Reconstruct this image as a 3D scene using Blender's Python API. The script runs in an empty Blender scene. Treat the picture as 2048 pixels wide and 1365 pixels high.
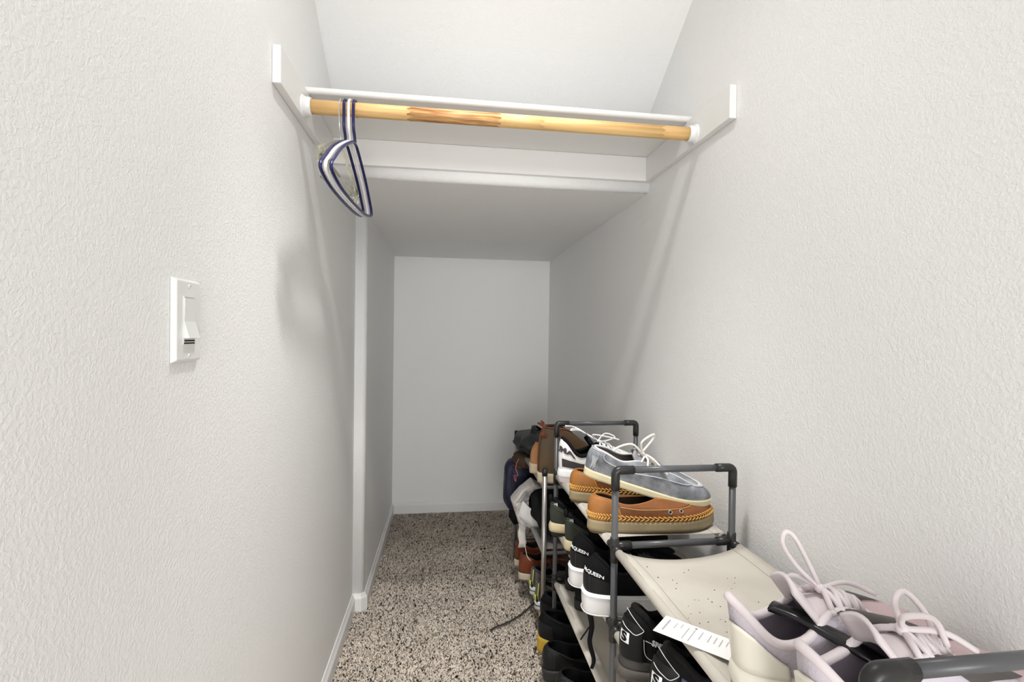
import bpy, bmesh, math, random
import numpy as np
from mathutils import Matrix, Vector

random.seed(7); RNG = np.random.default_rng(7)
SC = bpy.context.scene
COL = SC.collection
PI = math.pi

# ------------------------------------------------------------------ camera
F_PX, YAW, PITCH, ROLL = 988.12, 0.1359, -0.0112, 0.0131
CAM_Z = 1.14
cy, sy = math.cos(YAW), math.sin(YAW)
fw = Vector((sy*math.cos(PITCH), cy*math.cos(PITCH), math.sin(PITCH)))
rt = Vector((cy, -sy, 0)); up = rt.cross(fw)
rt2 = rt*math.cos(ROLL) + up*math.sin(ROLL); up2 = -rt*math.sin(ROLL) + up*math.cos(ROLL)
cd = bpy.data.cameras.new('camera'); cam = bpy.data.objects.new('camera', cd); COL.objects.link(cam)
cd.sensor_fit = 'HORIZONTAL'; cd.sensor_width = 36.0; cd.lens = 36.0*F_PX/2048.0; cd.clip_start = 0.01
M = Matrix((rt2, up2, -fw)).transposed().to_4x4(); M.translation = (0, 0, CAM_Z); cam.matrix_world = M
SC.camera = cam

# ------------------------------------------------------------------ light
LAMP = (.10, .80, 2.38); LAMP_W = 19.0; LAMP_TILT = 9.0; CORE_FILL_W = 112.0
ROOM_LIGHT = 2.4          # the lit room beyond the open doorway behind the camera
w = bpy.data.worlds.new('room_beyond'); SC.world = w; w.use_nodes = True
bg = w.node_tree.nodes['Background']; bg.inputs[0].default_value = (0.965, 0.985, 1.0, 1); bg.inputs[1].default_value = ROOM_LIGHT
# fill light added to brighten the deep alcove, straight across from the open doorway
FILL_W = 100.0
wl = bpy.data.lights.new('added_alcove_fill', 'AREA'); wl.shape = 'RECTANGLE'; wl.size = 1.7; wl.size_y = 1.4; wl.energy = FILL_W; wl.color = (.99, .995, 1.0)
wo = bpy.data.objects.new('added_alcove_fill', wl); COL.objects.link(wo); wo.location = (.10, -4.02, 1.22); wo.rotation_euler = (math.radians(90), 0, 0)
SC.view_settings.view_transform = 'Standard'; SC.view_settings.look = 'None'
SC.view_settings.gamma = 1.0; SC.view_settings.use_curve_mapping = False
SC.view_settings.exposure = 0.04

# ------------------------------------------------------------------ materials
MATS = {}
def mat(name, col, rough=0.6, metal=0.0, spec=0.5, bump=None, var=None, trans=0.0, ior=1.45, emit=None, sheen=0.0, coat=0.0):
    if name in MATS: return MATS[name]
    m = bpy.data.materials.new(name); m.use_nodes = True; nt = m.node_tree; b = nt.nodes['Principled BSDF']
    b.inputs['Base Color'].default_value = (*col, 1); b.inputs['Roughness'].default_value = rough
    b.inputs['Metallic'].default_value = metal; b.inputs['Specular IOR Level'].default_value = spec
    b.inputs['Transmission Weight'].default_value = trans; b.inputs['IOR'].default_value = ior
    b.inputs['Sheen Weight'].default_value = sheen; b.inputs['Coat Weight'].default_value = coat
    if emit: b.inputs['Emission Color'].default_value = (*emit[0], 1); b.inputs['Emission Strength'].default_value = emit[1]
    tc = nt.nodes.new('ShaderNodeTexCoord')
    if bump:      # (kind, scale, strength, distance)
        kind, sc, st, dist = bump
        if kind == 'noise':
            t = nt.nodes.new('ShaderNodeTexNoise'); t.inputs['Scale'].default_value = sc; t.inputs['Detail'].default_value = 3; out = t.outputs['Fac']
        elif kind == 'voronoi':
            t = nt.nodes.new('ShaderNodeTexVoronoi'); t.inputs['Scale'].default_value = sc; out = t.outputs['Distance']
        else:
            t = nt.nodes.new('ShaderNodeTexWave'); t.inputs['Scale'].default_value = sc; t.inputs['Distortion'].default_value = .6; out = t.outputs['Fac']
        nt.links.new(tc.outputs['Object'], t.inputs['Vector'])
        bn = nt.nodes.new('ShaderNodeBump'); bn.inputs['Strength'].default_value = st; bn.inputs['Distance'].default_value = dist
        nt.links.new(out, bn.inputs['Height']); nt.links.new(bn.outputs['Normal'], b.inputs['Normal'])
    if var:       # (scale, colour2, low, high)
        sc, c2, lo, hi = var
        t = nt.nodes.new('ShaderNodeTexNoise'); t.inputs['Scale'].default_value = sc; t.inputs['Detail'].default_value = 5
        nt.links.new(tc.outputs['Object'], t.inputs['Vector'])
        r = nt.nodes.new('ShaderNodeValToRGB'); r.color_ramp.elements[0].position = lo; r.color_ramp.elements[1].position = hi
        r.color_ramp.elements[0].color = (*col, 1); r.color_ramp.elements[1].color = (*c2, 1)
        nt.links.new(t.outputs['Fac'], r.inputs['Fac']); nt.links.new(r.outputs['Color'], b.inputs['Base Color'])
    MATS[name] = m
    return m

def wall_material():
    m = bpy.data.materials.new('orange_peel_paint'); m.use_nodes = True; nt = m.node_tree; b = nt.nodes['Principled BSDF']
    b.inputs['Base Color'].default_value = (0.920, 0.917, 0.907, 1); b.inputs['Roughness'].default_value = 0.55
    b.inputs['Specular IOR Level'].default_value = 0.3
    tc = nt.nodes.new('ShaderNodeTexCoord')
    n1 = nt.nodes.new('ShaderNodeTexNoise'); n1.inputs['Scale'].default_value = 185; n1.inputs['Detail'].default_value = 2.5; n1.inputs['Distortion'].default_value = .6
    n2 = nt.nodes.new('ShaderNodeTexNoise'); n2.inputs['Scale'].default_value = 45; n2.inputs['Detail'].default_value = 1
    nt.links.new(tc.outputs['Object'], n1.inputs['Vector']); nt.links.new(tc.outputs['Object'], n2.inputs['Vector'])
    r = nt.nodes.new('ShaderNodeMapRange'); r.interpolation_type = 'SMOOTHSTEP'
    r.inputs[1].default_value = 0.36; r.inputs[2].default_value = 0.66
    nt.links.new(n1.outputs['Fac'], r.inputs[0])
    ad = nt.nodes.new('ShaderNodeMath'); ad.operation = 'MULTIPLY_ADD'; ad.inputs[1].default_value = 0.5
    nt.links.new(n2.outputs['Fac'], ad.inputs[0]); nt.links.new(r.outputs[0], ad.inputs[2])
    bn = nt.nodes.new('ShaderNodeBump'); bn.inputs['Strength'].default_value = 0.27; bn.inputs['Distance'].default_value = 0.0016
    nt.links.new(ad.outputs[0], bn.inputs['Height']); nt.links.new(bn.outputs['Normal'], b.inputs['Normal'])
    return m
WALL = wall_material()
TRIM = mat('white_trim_paint', (0.86, 0.85, 0.83), 0.35, spec=.45)
PLATE = mat('white_switch_plastic', (0.84, 0.84, 0.825), 0.28)
BLACKHOLE = mat('dark_slot', (0.015, 0.015, 0.015), 0.7)

def wood_material(name, c1, c2, seed, scale=9):
    m = bpy.data.materials.new(name); m.use_nodes = True; nt = m.node_tree; b = nt.nodes['Principled BSDF']
    b.inputs['Roughness'].default_value = 0.55
    tc = nt.nodes.new('ShaderNodeTexCoord'); mp = nt.nodes.new('ShaderNodeMapping')
    mp.inputs['Location'].default_value = (seed*1.7, seed*.37, seed*.9); mp.inputs['Scale'].default_value = (1.6, 26, 26)
    nt.links.new(tc.outputs['Object'], mp.inputs['Vector'])
    n = nt.nodes.new('ShaderNodeTexNoise'); n.inputs['Scale'].default_value = scale*.35; n.inputs['Detail'].default_value = 4; n.inputs['Distortion'].default_value = .8
    nt.links.new(mp.outputs['Vector'], n.inputs['Vector'])
    r = nt.nodes.new('ShaderNodeValToRGB'); r.color_ramp.elements[0].position = .36; r.color_ramp.elements[1].position = .66
    r.color_ramp.elements[0].color = (*c2, 1); r.color_ramp.elements[1].color = (*c1, 1)
    nt.links.new(n.outputs['Fac'], r.inputs['Fac']); nt.links.new(r.outputs['Color'], b.inputs['Base Color'])
    return m

# ------------------------------------------------------------------ mesh helpers
def link(o, parent=None):
    COL.objects.link(o)
    if parent is not None: o.parent = parent
    return o
def mk(name, V, Fc, m, parent=None, smooth=True, flat_from=None):
    me = bpy.data.meshes.new(name)
    me.from_pydata([tuple(map(float, v)) for v in V], [], [tuple(map(int, f)) for f in Fc])
    me.materials.append(m)
    s = np.full(len(me.polygons), bool(smooth))
    if flat_from is not None: s[flat_from:] = False
    me.polygons.foreach_set('use_smooth', s); me.update()
    return link(bpy.data.objects.new(name, me), parent)
def from_bm(name, bm, m, parent=None, smooth=False):
    bmesh.ops.recalc_face_normals(bm, faces=bm.faces)
    me = bpy.data.meshes.new(name); bm.to_mesh(me); bm.free(); me.materials.append(m)
    me.polygons.foreach_set('use_smooth', np.full(len(me.polygons), smooth)); me.update()
    return link(bpy.data.objects.new(name, me), parent)
def box_bm(x0, x1, y0, y1, z0, z1, bev=0.0, seg=2):
    bm = bmesh.new()
    mtx = Matrix.Translation(((x0+x1)/2, (y0+y1)/2, (z0+z1)/2)) @ Matrix.Diagonal((x1-x0, y1-y0, z1-z0, 1))
    bmesh.ops.create_cube(bm, size=1.0, matrix=mtx)
    if bev > 0: bmesh.ops.bevel(bm, geom=list(bm.edges), offset=bev, segments=seg, profile=.5, affect='EDGES')
    return bm
def tag(o, label=None, cat=None, group=None, kind=None):
    if label: o['label'] = label
    if cat: o['category'] = cat
    if group: o['group'] = group
    if kind: o['kind'] = kind
    return o
def empty(name, loc, rot=(0, 0, 0), label=None, cat=None, group=None):
    e = bpy.data.objects.new(name, None); e.empty_display_size = .02; COL.objects.link(e)
    e.location = loc; e.rotation_euler = rot
    return tag(e, label, cat, group)
def join(*vf):
    V, Fc = [], []
    for v, f in vf:
        o = len(V); V += [tuple(p) for p in v]; Fc += [tuple(i+o for i in q) for q in f]
    return V, Fc
def tube(path, r, n=10, closed=False, squash=None):
    """sweep; round section, or squash=(a, b) factors with a fixed up vector"""
    P = np.array(path, float); N = len(P); r = np.broadcast_to(np.array(r, float), (N,))
    if closed: T = np.roll(P, -1, 0) - np.roll(P, 1, 0)
    else:
        T = np.empty_like(P); T[1:-1] = P[2:]-P[:-2]; T[0] = P[1]-P[0]; T[-1] = P[-1]-P[-2]
    T /= np.linalg.norm(T, axis=1)[:, None] + 1e-12
    a = np.array([0, 0, 1.]) if abs(T[0][2]) < .9 else np.array([1., 0, 0])
    nrm = np.cross(np.cross(T[0], a), T[0]); nrm /= np.linalg.norm(nrm)
    ang = np.arange(n)*2*PI/n; V = []
    sa, sb = squash or (1, 1)
    for i in range(N):
        nrm = nrm - T[i]*(nrm@T[i]); nrm /= np.linalg.norm(nrm)+1e-12
        bi = np.cross(T[i], nrm)
        for q in ang: V.append(P[i] + r[i]*(sa*math.cos(q)*nrm + sb*math.sin(q)*bi))
    Fc = []
    for i in range(N if closed else N-1):
        j = (i+1) % N
        for k in range(n): Fc.append((i*n+k, i*n+(k+1) % n, j*n+(k+1) % n, j*n+k))
    if not closed: Fc.append(tuple(range(n-1, -1, -1))); Fc.append(tuple((N-1)*n+k for k in range(n)))
    return V, Fc
def tube_obj(name, path, r, m, parent, n=10, closed=False, squash=None):
    V, Fc = tube(path, r, n, closed, squash)
    return mk(name, V, Fc, m, parent, True, None if closed else len(Fc)-2)
def sheet(G, th):
    """closed slab from a grid of points (n, m, 3)"""
    G = np.array(G, float); n, m = G.shape[:2]
    du = np.gradient(G, axis=0); dv = np.gradient(G, axis=1); N = np.cross(du, dv); N /= np.linalg.norm(N, axis=2)[..., None]+1e-12
    A = (G+N*th/2).reshape(-1, 3); B = (G-N*th/2).reshape(-1, 3); o = n*m; Fc = []
    for i in range(n-1):
        for j in range(m-1):
            a, b, c, d = i*m+j, (i+1)*m+j, (i+1)*m+j+1, i*m+j+1
            Fc += [(a, b, c, d), (o+d, o+c, o+b, o+a)]
    e = [i*m for i in range(n)] + [(n-1)*m+j for j in range(1, m)] + [i*m+m-1 for i in range(n-2, -1, -1)] + [j for j in range(m-2, 0, -1)]
    for k in range(len(e)):
        a, b = e[k], e[(k+1) % len(e)]; Fc.append((b, a, o+a, o+b))
    return np.vstack([A, B]), Fc
def bez(pts, n=10, closed=False):
    """Catmull-Rom through points"""
    P = [np.array(p, float) for p in pts]; out = []
    N = len(P); rng = range(N) if closed else range(N-1)
    for i in rng:
        p1, p2 = P[i], P[(i+1) % N]
        p0 = P[i-1] if (closed or i > 0) else 2*p1-p2
        p3 = P[(i+2) % N] if (closed or i+2 < N) else 2*p2-p1
        for k in range(n):
            t = k/n; out.append(.5*((2*p1)+(-p0+p2)*t+(2*p0-5*p1+4*p2-p3)*t*t+(-p0+3*p1-3*p2+p3)*t**3))
    if not closed: out.append(P[-1])
    return np.array(out)
def cyl(p0, p1, r, n=16, r2=None):
    return tube([p0, p1], [r, r if r2 is None else r2], n)
def sphere(c, r, nu=10, nv=7, sc=(1, 1, 1)):
    V, Fc = [], []
    for i in range(nv+1):
        a = PI*i/nv
        for j in range(nu):
            b = 2*PI*j/nu; V.append((c[0]+sc[0]*r*math.sin(a)*math.cos(b), c[1]+sc[1]*r*math.sin(a)*math.sin(b), c[2]+sc[2]*r*math.cos(a)))
    for i in range(nv):
        for j in range(nu): Fc.append((i*nu+j, (i+1)*nu+j, (i+1)*nu+(j+1) % nu, i*nu+(j+1) % nu))
    return V, Fc
def text_tris(s, size, bold=0.0, shear=0.0, spacing=1.0):
    c = bpy.data.curves.new('lettering', 'FONT'); c.body = s; c.size = size; c.offset = bold; c.shear = shear; c.space_character = spacing; c.resolution_u = 3
    c.align_x = 'CENTER'; c.align_y = 'CENTER'
    o = bpy.data.objects.new('lettering', c); COL.objects.link(o)
    bpy.context.view_layer.update()
    me = bpy.data.meshes.new_from_object(o.evaluated_get(bpy.context.evaluated_depsgraph_get()))
    V = np.array([v.co[:2] for v in me.vertices]); Fc = [tuple(p.vertices) for p in me.polygons]
    bpy.data.objects.remove(o); bpy.data.curves.remove(c); bpy.data.meshes.remove(me)
    return V, Fc

# ------------------------------------------------------------------ the setting
A, A2, B = 0.3617, 0.3162, 0.6773
YJ, YF, YH, ZC = 2.079, 3.1765, 1.5935, 1.628
Y0, ZT = -1.50, 2.78
ZS_TOP = 1.757
def bullnose_box(name, x0, x1, y0, y1, z0, z1, edge_test, r=0.019):
    bm = box_bm(x0, x1, y0, y1, z0, z1)
    es = [e for e in bm.edges if edge_test(e.verts[0].co, e.verts[1].co)]
    bmesh.ops.bevel(bm, geom=es, offset=r, segments=8, profile=.5, affect='EDGES')
    o = from_bm(name, bm, WALL); me = o.data
    s = np.array([len(p.vertices) == 4 and p.area < max(q.area for q in me.polygons)*.12 for p in me.polygons]); me.polygons.foreach_set('use_smooth', s)
    return tag(o, kind='structure')
def plain_wall(name, *a): return tag(from_bm(name, box_bm(*a), WALL), kind='structure')
plain_wall('wall_left', -A-.10, -A, Y0, YJ+.05, -.02, ZT)
bullnose_box('wall_alcove_left', -A-.10, -A2, YJ, YF, -.02, ZC+.05,
             lambda a, b: all(abs(v.x+A2) < 1e-4 and abs(v.y-YJ) < 1e-4 for v in (a, b)))
plain_wall('wall_back', -A-.10, B+.10, YF, YF+.10, -.02, ZC+.2)
plain_wall('wall_right', B, B+.10, Y0, YF, -.02, ZT)
bullnose_box('wall_header', -A, B, YH, YF, ZC, ZS_TOP,
             lambda a, b: all(abs(v.y-YH) < 1e-4 and abs(v.z-ZC) < 1e-4 for v in (a, b)))
# sloped stair soffit over the shelf and the flat ceiling behind it
zl, zr, sl = 1.932, 1.897, 0.675
V = []
for dz in (0, .10):
    for x, z0 in ((-A, zl), (B, zr)):
        V += [(x, YH+(z0-1.75)/sl, 1.75+dz), (x, YH-(2.74-z0)/sl, 2.74+dz), (x, Y0, 2.74+dz)]
Fc = [(0, 1, 4, 3), (1, 2, 5, 4), (6, 9, 10, 7), (7, 10, 11, 8), (0, 6, 7, 1), (1, 7, 8, 2), (3, 4, 10, 9), (4, 5, 11, 10), (2, 8, 11, 5), (0, 3, 9, 6)]
tag(mk('ceiling', V, Fc, WALL, smooth=False), kind='structure')
# doorway wall behind the camera
bm = box_bm(-A, B, Y0-.10, Y0, 2.06, ZT); tag(from_bm('wall_front', bm, WALL), kind='structure')

# unseen wall and window frame added behind the camera around the fill light
bm = bmesh.new()
for x0, x1, z0, z1 in ((-1.6, -.80, 0, 2.6), (1.0, 1.8, 0, 2.6), (-.80, 1.0, 0, .55), (-.80, 1.0, 2.05, 2.6)):
    b_ = box_bm(x0, x1, -4.12, -4.0, z0, z1); me_ = bpy.data.meshes.new('tmp'); b_.to_mesh(me_); bm.from_mesh(me_); bpy.data.meshes.remove(me_); b_.free()
tag(from_bm('wall_added_window', bm, WALL), kind='structure')
bm = bmesh.new()
for x0, x1, z0, z1 in ((-.80, -.74, .55, 2.05), (.94, 1.0, .55, 2.05), (-.80, 1.0, .55, .61), (-.80, 1.0, 1.99, 2.05), (.08, .12, .55, 2.05)):
    b_ = box_bm(x0, x1, -4.02, -3.99, z0, z1); me_ = bpy.data.meshes.new('tmp'); b_.to_mesh(me_); bm.from_mesh(me_); bpy.data.meshes.remove(me_); b_.free()
tag(from_bm('added_window_frame', bm, TRIM), kind='structure')

def carpet_materials():
    out = []
    for tufts in (False, True):
        m = bpy.data.materials.new('carpet_tufts' if tufts else 'carpet_backing'); m.use_nodes = True; nt = m.node_tree; b = nt.nodes['Principled BSDF']
        b.inputs['Roughness'].default_value = .95; b.inputs['Specular IOR Level'].default_value = .1
        tc = nt.nodes.new('ShaderNodeTexCoord')
        r = nt.nodes.new('ShaderNodeValToRGB'); cr = r.color_ramp
        cr.elements[0].position = 0.0; cr.elements[0].color = (.045, .033, .025, 1)
        cr.elements[1].position = 0.035; cr.elements[1].color = (.10, .075, .055, 1)
        for p, c in ((.042, (.60, .47, .355, 1)), (.20, (.89, .745, .605, 1)), (.55, (.97, .85, .725, 1)), (1.0, (.99, .91, .81, 1))):
            e = cr.elements.new(p); e.color = c
        if tufts:
            at = nt.nodes.new('ShaderNodeAttribute'); at.attribute_name = 'tone'; src = at.outputs['Fac']
        else:
            n = nt.nodes.new('ShaderNodeTexWhiteNoise'); mp = nt.nodes.new('ShaderNodeVectorMath'); mp.operation = 'SNAP'; mp.inputs[1].default_value = (.004, .004, .004)
            nt.links.new(tc.outputs['Object'], mp.inputs[0]); nt.links.new(mp.outputs[0], n.inputs['Vector']); src = n.outputs['Value']
        nt.links.new(src, r.inputs['Fac'])
        if not tufts: cr.elements[0].color = cr.elements[1].color = (.70, .56, .44, 1)
        big = nt.nodes.new('ShaderNodeTexNoise'); big.inputs['Scale'].default_value = 5.5; big.inputs['Detail'].default_value = 2
        nt.links.new(tc.outputs['Object'], big.inputs['Vector'])
        rr = nt.nodes.new('ShaderNodeMapRange'); rr.inputs[1].default_value = .35; rr.inputs[2].default_value = .68; rr.inputs[3].default_value = .86; rr.inputs[4].default_value = 1.1
        nt.links.new(big.outputs['Fac'], rr.inputs[0])
        mx = nt.nodes.new('ShaderNodeVectorMath'); mx.operation = 'SCALE'
        nt.links.new(r.outputs['Color'], mx.inputs[0]); nt.links.new(rr.outputs[0], mx.inputs['Scale']); nt.links.new(mx.outputs[0], b.inputs['Base Color'])
        if tufts:      # tufts are soft bundles of fibre: shade them partly as the lie of the pile
            ge = nt.nodes.new('ShaderNodeNewGeometry'); mixn = nt.nodes.new('ShaderNodeMix'); mixn.data_type = 'VECTOR'; mixn.inputs['Factor'].default_value = .78
            nt.links.new(ge.outputs['Normal'], mixn.inputs[4]); mixn.inputs[5].default_value = (0, 0, 1)
            nrmz = nt.nodes.new('ShaderNodeVectorMath'); nrmz.operation = 'NORMALIZE'; nt.links.new(mixn.outputs[1], nrmz.inputs[0]); nt.links.new(nrmz.outputs[0], b.inputs['Normal'])
        out.append(m)
    return out
CARPET_B, CARPET_T = carpet_materials()
tag(from_bm('floor', box_bm(-A-.1, B+.1, Y0, YF+.1, -.05, 0.0), CARPET_B), kind='structure')

def carpet_pile():
    s = .0043
    xs = np.arange(-A+.010, B-.010, s); ys = np.arange(1.05, YF-.010, s)
    gx, gy = np.meshgrid(xs, ys); gx = gx.ravel(); gy = gy.ravel()
    keep = ~((gx < -A2+.012) & (gy > YJ-.012)); gx, gy = gx[keep], gy[keep]; n = len(gx)
    gx = gx + RNG.uniform(-.5, .5, n)*s; gy = gy + RNG.uniform(-.5, .5, n)*s
    # flecks come in small clusters: a coarse random field picks them
    tone = RNG.uniform(.06, 1, n)
    cell = (np.floor(gx/.0065).astype(int)*73856093) ^ (np.floor(gy/.0065).astype(int)*19349663)
    hsh = ((cell*2654435761) % 4294967296)/4294967296.0
    tone = np.where(hsh < .036, RNG.uniform(0, .036, n), tone)
    allV, allF, allT = [], [], []
    for k in range(2):
        az = RNG.uniform(0, 2*PI, n); lean = RNG.uniform(.15, .95, n); h = RNG.uniform(.0055, .0100, n); wd = RNG.uniform(.0015, .0026, n)
        dx, dy = np.cos(az), np.sin(az); px, py = -dy, dx
        bx = gx + RNG.uniform(-.001, .001, n); by = gy + RNG.uniform(-.001, .001, n)
        V = np.empty((n, 5, 3))
        for i, (f, l, ww) in enumerate(((0, 0, 1), (0, 0, -1), (.6, .35, 1.25), (.6, .35, -1.25), (1, 1, 0))):
            V[:, i, 0] = bx + dx*lean*h*l + px*wd*ww; V[:, i, 1] = by + dy*lean*h*l + py*wd*ww; V[:, i, 2] = h*f - .0005
        allV.append(V.reshape(-1, 3)); base = (np.arange(n)*5)[:, None] + k*n*5
        allF.append(np.concatenate([base+np.array([[0, 1, 3]]), base+np.array([[0, 3, 2]]), base+np.array([[2, 3, 4]])]))
        allT.append(np.repeat(tone, 5))
    V = np.vstack(allV).astype(np.float32); Fc = np.vstack(allF).astype(np.int32); T = np.concatenate(allT).astype(np.float32)
    me = bpy.data.meshes.new('carpet_pile'); me.vertices.add(len(V)); me.vertices.foreach_set('co', V.ravel())
    me.loops.add(len(Fc)*3); me.loops.foreach_set('vertex_index', Fc.ravel())
    me.polygons.add(len(Fc)); me.polygons.foreach_set('loop_start', np.arange(len(Fc), dtype=np.int32)*3)
    me.update(calc_edges=True)
    at = me.attributes.new('tone', 'FLOAT', 'POINT'); at.data.foreach_set('value', T)
    me.materials.append(CARPET_T)
    tag(link(bpy.data.objects.new('carpet_pile', me)), 'beige carpet pile with dark brown flecks over the closet floor', 'carpet', kind='stuff')
carpet_pile()

# baseboards: one profile, mitred round the room
PROF = [(0, .0735), (.0035, .0730), (.0060, .0685), (.0065, .0655), (.0115, .0585), (.0130, .0560), (.0130, 0)]
path = [(-A, Y0), (-A, YJ), (-A2-.013, YJ), (-A2, YJ+.013), (-A2, YF), (B, YF), (B, Y0)]
def baseboards():
    P = [np.array(p) for p in path]; n = len(P); dirs = [(P[i+1]-P[i])/np.linalg.norm(P[i+1]-P[i]) for i in range(n-1)]
    nor = [np.array((d[1], -d[0])) for d in dirs]
    rings = []
    for i in range(n):
        if i == 0: m = nor[0]
        elif i == n-1: m = nor[-1]
        else:
            m = nor[i-1]+nor[i]; m = m/(m@m)*2*((nor[i-1]@nor[i]+1)/2) if False else m/(1+nor[i-1]@nor[i])
        rings.append([(P[i][0]+m[0]*d, P[i][1]+m[1]*d, z) for d, z in PROF] + [(P[i][0], P[i][1], 0)])
    names = {0: 'baseboard_left', 1: 'baseboard_jog', 2: 'baseboard_jog', 3: 'baseboard_alcove', 4: 'baseboard_back', 5: 'baseboard_right'}
    for grp in ((0,), (1, 2), (3,), (4,), (5,)):
        rr = rings[grp[0]:grp[-1]+2]; k = len(PROF)+1; V = [p for r in rr for p in r]; Fc = []
        for i in range(len(rr)-1):
            for j in range(k): Fc.append((i*k+j, i*k+(j+1) % k, (i+1)*k+(j+1) % k, (i+1)*k+j))
        Fc += [tuple(range(k)), tuple((len(rr)-1)*k+j for j in range(k-1, -1, -1))]
        o = mk(names[grp[0]], V, Fc, TRIM, smooth=False); tag(o, kind='structure')
baseboards()

# ------------------------------------------------------------------ closet shelf, cleats, sockets, rod
YS, ZS, CT = 1.296, 1.7394, 0.018
sh = empty('closet_shelf', (0, YH, ZS), label='white painted closet shelf on three wall cleats above the wooden rod', cat='shelf')
def child(o, root): o.parent = root; o.matrix_parent_inverse = root.matrix_basis.inverted() if False else Matrix.Translation(-Vector(root.location)); return o
bm = box_bm(-A+.001, B-.001, YS, YH-.0005, ZS, ZS+.0165)
es = [e for e in bm.edges if all(abs(v.co.y-YS) < 1e-4 for v in e.verts) and abs(e.verts[0].co.z-e.verts[1].co.z) < 1e-4]
bmesh.ops.bevel(bm, geom=es, offset=.0075, segments=6, profile=.5, affect='EDGES')
child(from_bm('shelf_board', bm, TRIM, smooth=False), sh)
sock = []
for nm, x0, x1 in (('side_cleat', -A+.0005, -A+CT), ('side_cleat', B-CT, B-.0005)):
    c = child(from_bm(nm, box_bm(x0, x1, 1.0905, YH-.0005, ZS-.0795, ZS-.0003, .0012, 2), TRIM), sh); sock.append(c)
child(from_bm('back_cleat', box_bm(-A+CT, B-CT, YH-CT, YH-.0005, ZS-.0795, ZS-.0003, .0012, 2), TRIM), sh)
RY, RZ, RR = 1.255, 1.6865, 0.0168
for c, x, d in ((sock[0], -A+CT, 1), (sock[1], B-CT, -1)):
    prof = [(0, .0262), (.0025, .0262), (.004, .0245), (.0045, .0225), (.017, .0212), (.020, .0203), (.020, .0172)]
    Vv, Ff = [], []; n = 28
    for px, pr_ in prof:
        for k in range(n): q = 2*PI*k/n; Vv.append((x+d*px, RY+pr_*math.cos(q), RZ+pr_*math.sin(q)))
    for i in range(len(prof)-1):
        for k in range(n): Ff.append((i*n+k, i*n+(k+1) % n, (i+1)*n+(k+1) % n, (i+1)*n+k))
    o = mk('rod_socket', Vv, Ff, PLATE, c, True); o['label'] = 'white plastic rod socket'
rod = empty('closet_rod', (0, RY, RZ), label='round pine closet rod made of finger-jointed lengths', cat='rod')
segs = [(-A+CT+.004, -.0935, (.80, .53, .235), (.70, .42, .16)), (-.0935, .1305, (.76, .46, .19), (.30, .11, .03)), (.1305, .2410, (.83, .56, .245), (.74, .47, .19)),
        (.2410, .5640, (.82, .545, .235), (.73, .45, .175)), (.5640, B-CT-.004, (.79, .51, .215), (.70, .42, .16))]
for i, (x0, x1, c1, c2) in enumerate(segs):
    n = 32; nt_ = 8; V0, V1 = [], []
    for k in range(n):
        q = 2*PI*k/n; z0 = 0 if i == 0 else (.0045 if k % 4 < 2 else -.0045); z1 = 0 if i == len(segs)-1 else (.0045 if k % 4 < 2 else -.0045)
        V0.append((x0+z0, RR*math.cos(q), RR*math.sin(q))); V1.append((x1+z1, RR*math.cos(q), RR*math.sin(q)))
    Ff = [(k, (k+1) % n, n+(k+1) % n, n+k) for k in range(n)] + [tuple(range(n-1, -1, -1)), tuple(range(n, 2*n))]
    mk('rod_length', V0+V1, Ff, wood_material('pine_%d' % i, c1, c2, i*3.1, 9 if i != 1 else 16), rod, True, n)

# ------------------------------------------------------------------ light switch on the left wall
SY, SZ = .7475, 1.1546
def onwall(o, root): o.parent = root; return o
sw = empty('light_switch', (-A, SY, SZ), label='white rocker light switch with its wall plate on the left wall', cat='switch')
def wplate(hw, hh, x0, x1, inset):
    V = [(x0, -hw, -hh), (x0, hw, -hh), (x0, hw, hh), (x0, -hw, hh), (x1, -hw+inset, -hh+inset), (x1, hw-inset, -hh+inset), (x1, hw-inset, hh-inset), (x1, -hw+inset, hh-inset)]
    return V, [(0, 3, 2, 1), (4, 5, 6, 7), (0, 1, 5, 4), (1, 2, 6, 5), (2, 3, 7, 6), (3, 0, 4, 7)]
bm = bmesh.new(); Vp, Fp = wplate(.0365, .0585, .0003, .0072, .0042)
vs = [bm.verts.new(v) for v in Vp]; [bm.faces.new([vs[i] for i in f]) for f in Fp]
bmesh.ops.bevel(bm, geom=[e for e in bm.edges], offset=.0012, segments=2, profile=.5, affect='EDGES')
from_bm('wall_plate', bm, PLATE, sw, False)
yc, zc = .0015, .002
# rocker frame recess and the paddle that stands proud at the bottom
from_bm('rocker_frame', box_bm(.0068, .0078, -.0172, .0172, -.0335, .0335, .0004, 1), PLATE, sw)
V = [(.0070, -.0150, .0310), (.0070, .0150, .0310), (.0070, -.0150, -.0245), (.0070, .0150, -.0245),
     (.0092, -.0150, .0310), (.0092, .0150, .0310), (.0082, -.0150, -.001), (.0082, .0150, -.001), (.0150, -.0150, -.0240), (.0150, .0150, -.0240)]
mk('rocker', V, [(4, 6, 7, 5), (6, 8, 9, 7), (8, 2, 3, 9), (0, 4, 5, 1), (0, 2, 8, 6, 4), (1, 5, 7, 9, 3), (0, 1, 3, 2)], PLATE, sw, False)
from_bm('slot', box_bm(.0074, .0081, -.0140, .0135, -.0288, -.0266), BLACKHOLE, sw)
from_bm('slot', box_bm(.0074, .0081, -.0150, .0135, -.0322, -.0302), BLACKHOLE, sw)
from_bm('slot', box_bm(.0074, .0083, -.0140, .0135, .0322, .0330), mat('shadow_gap_grey', (.35, .35, .34), .6), sw)
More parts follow.
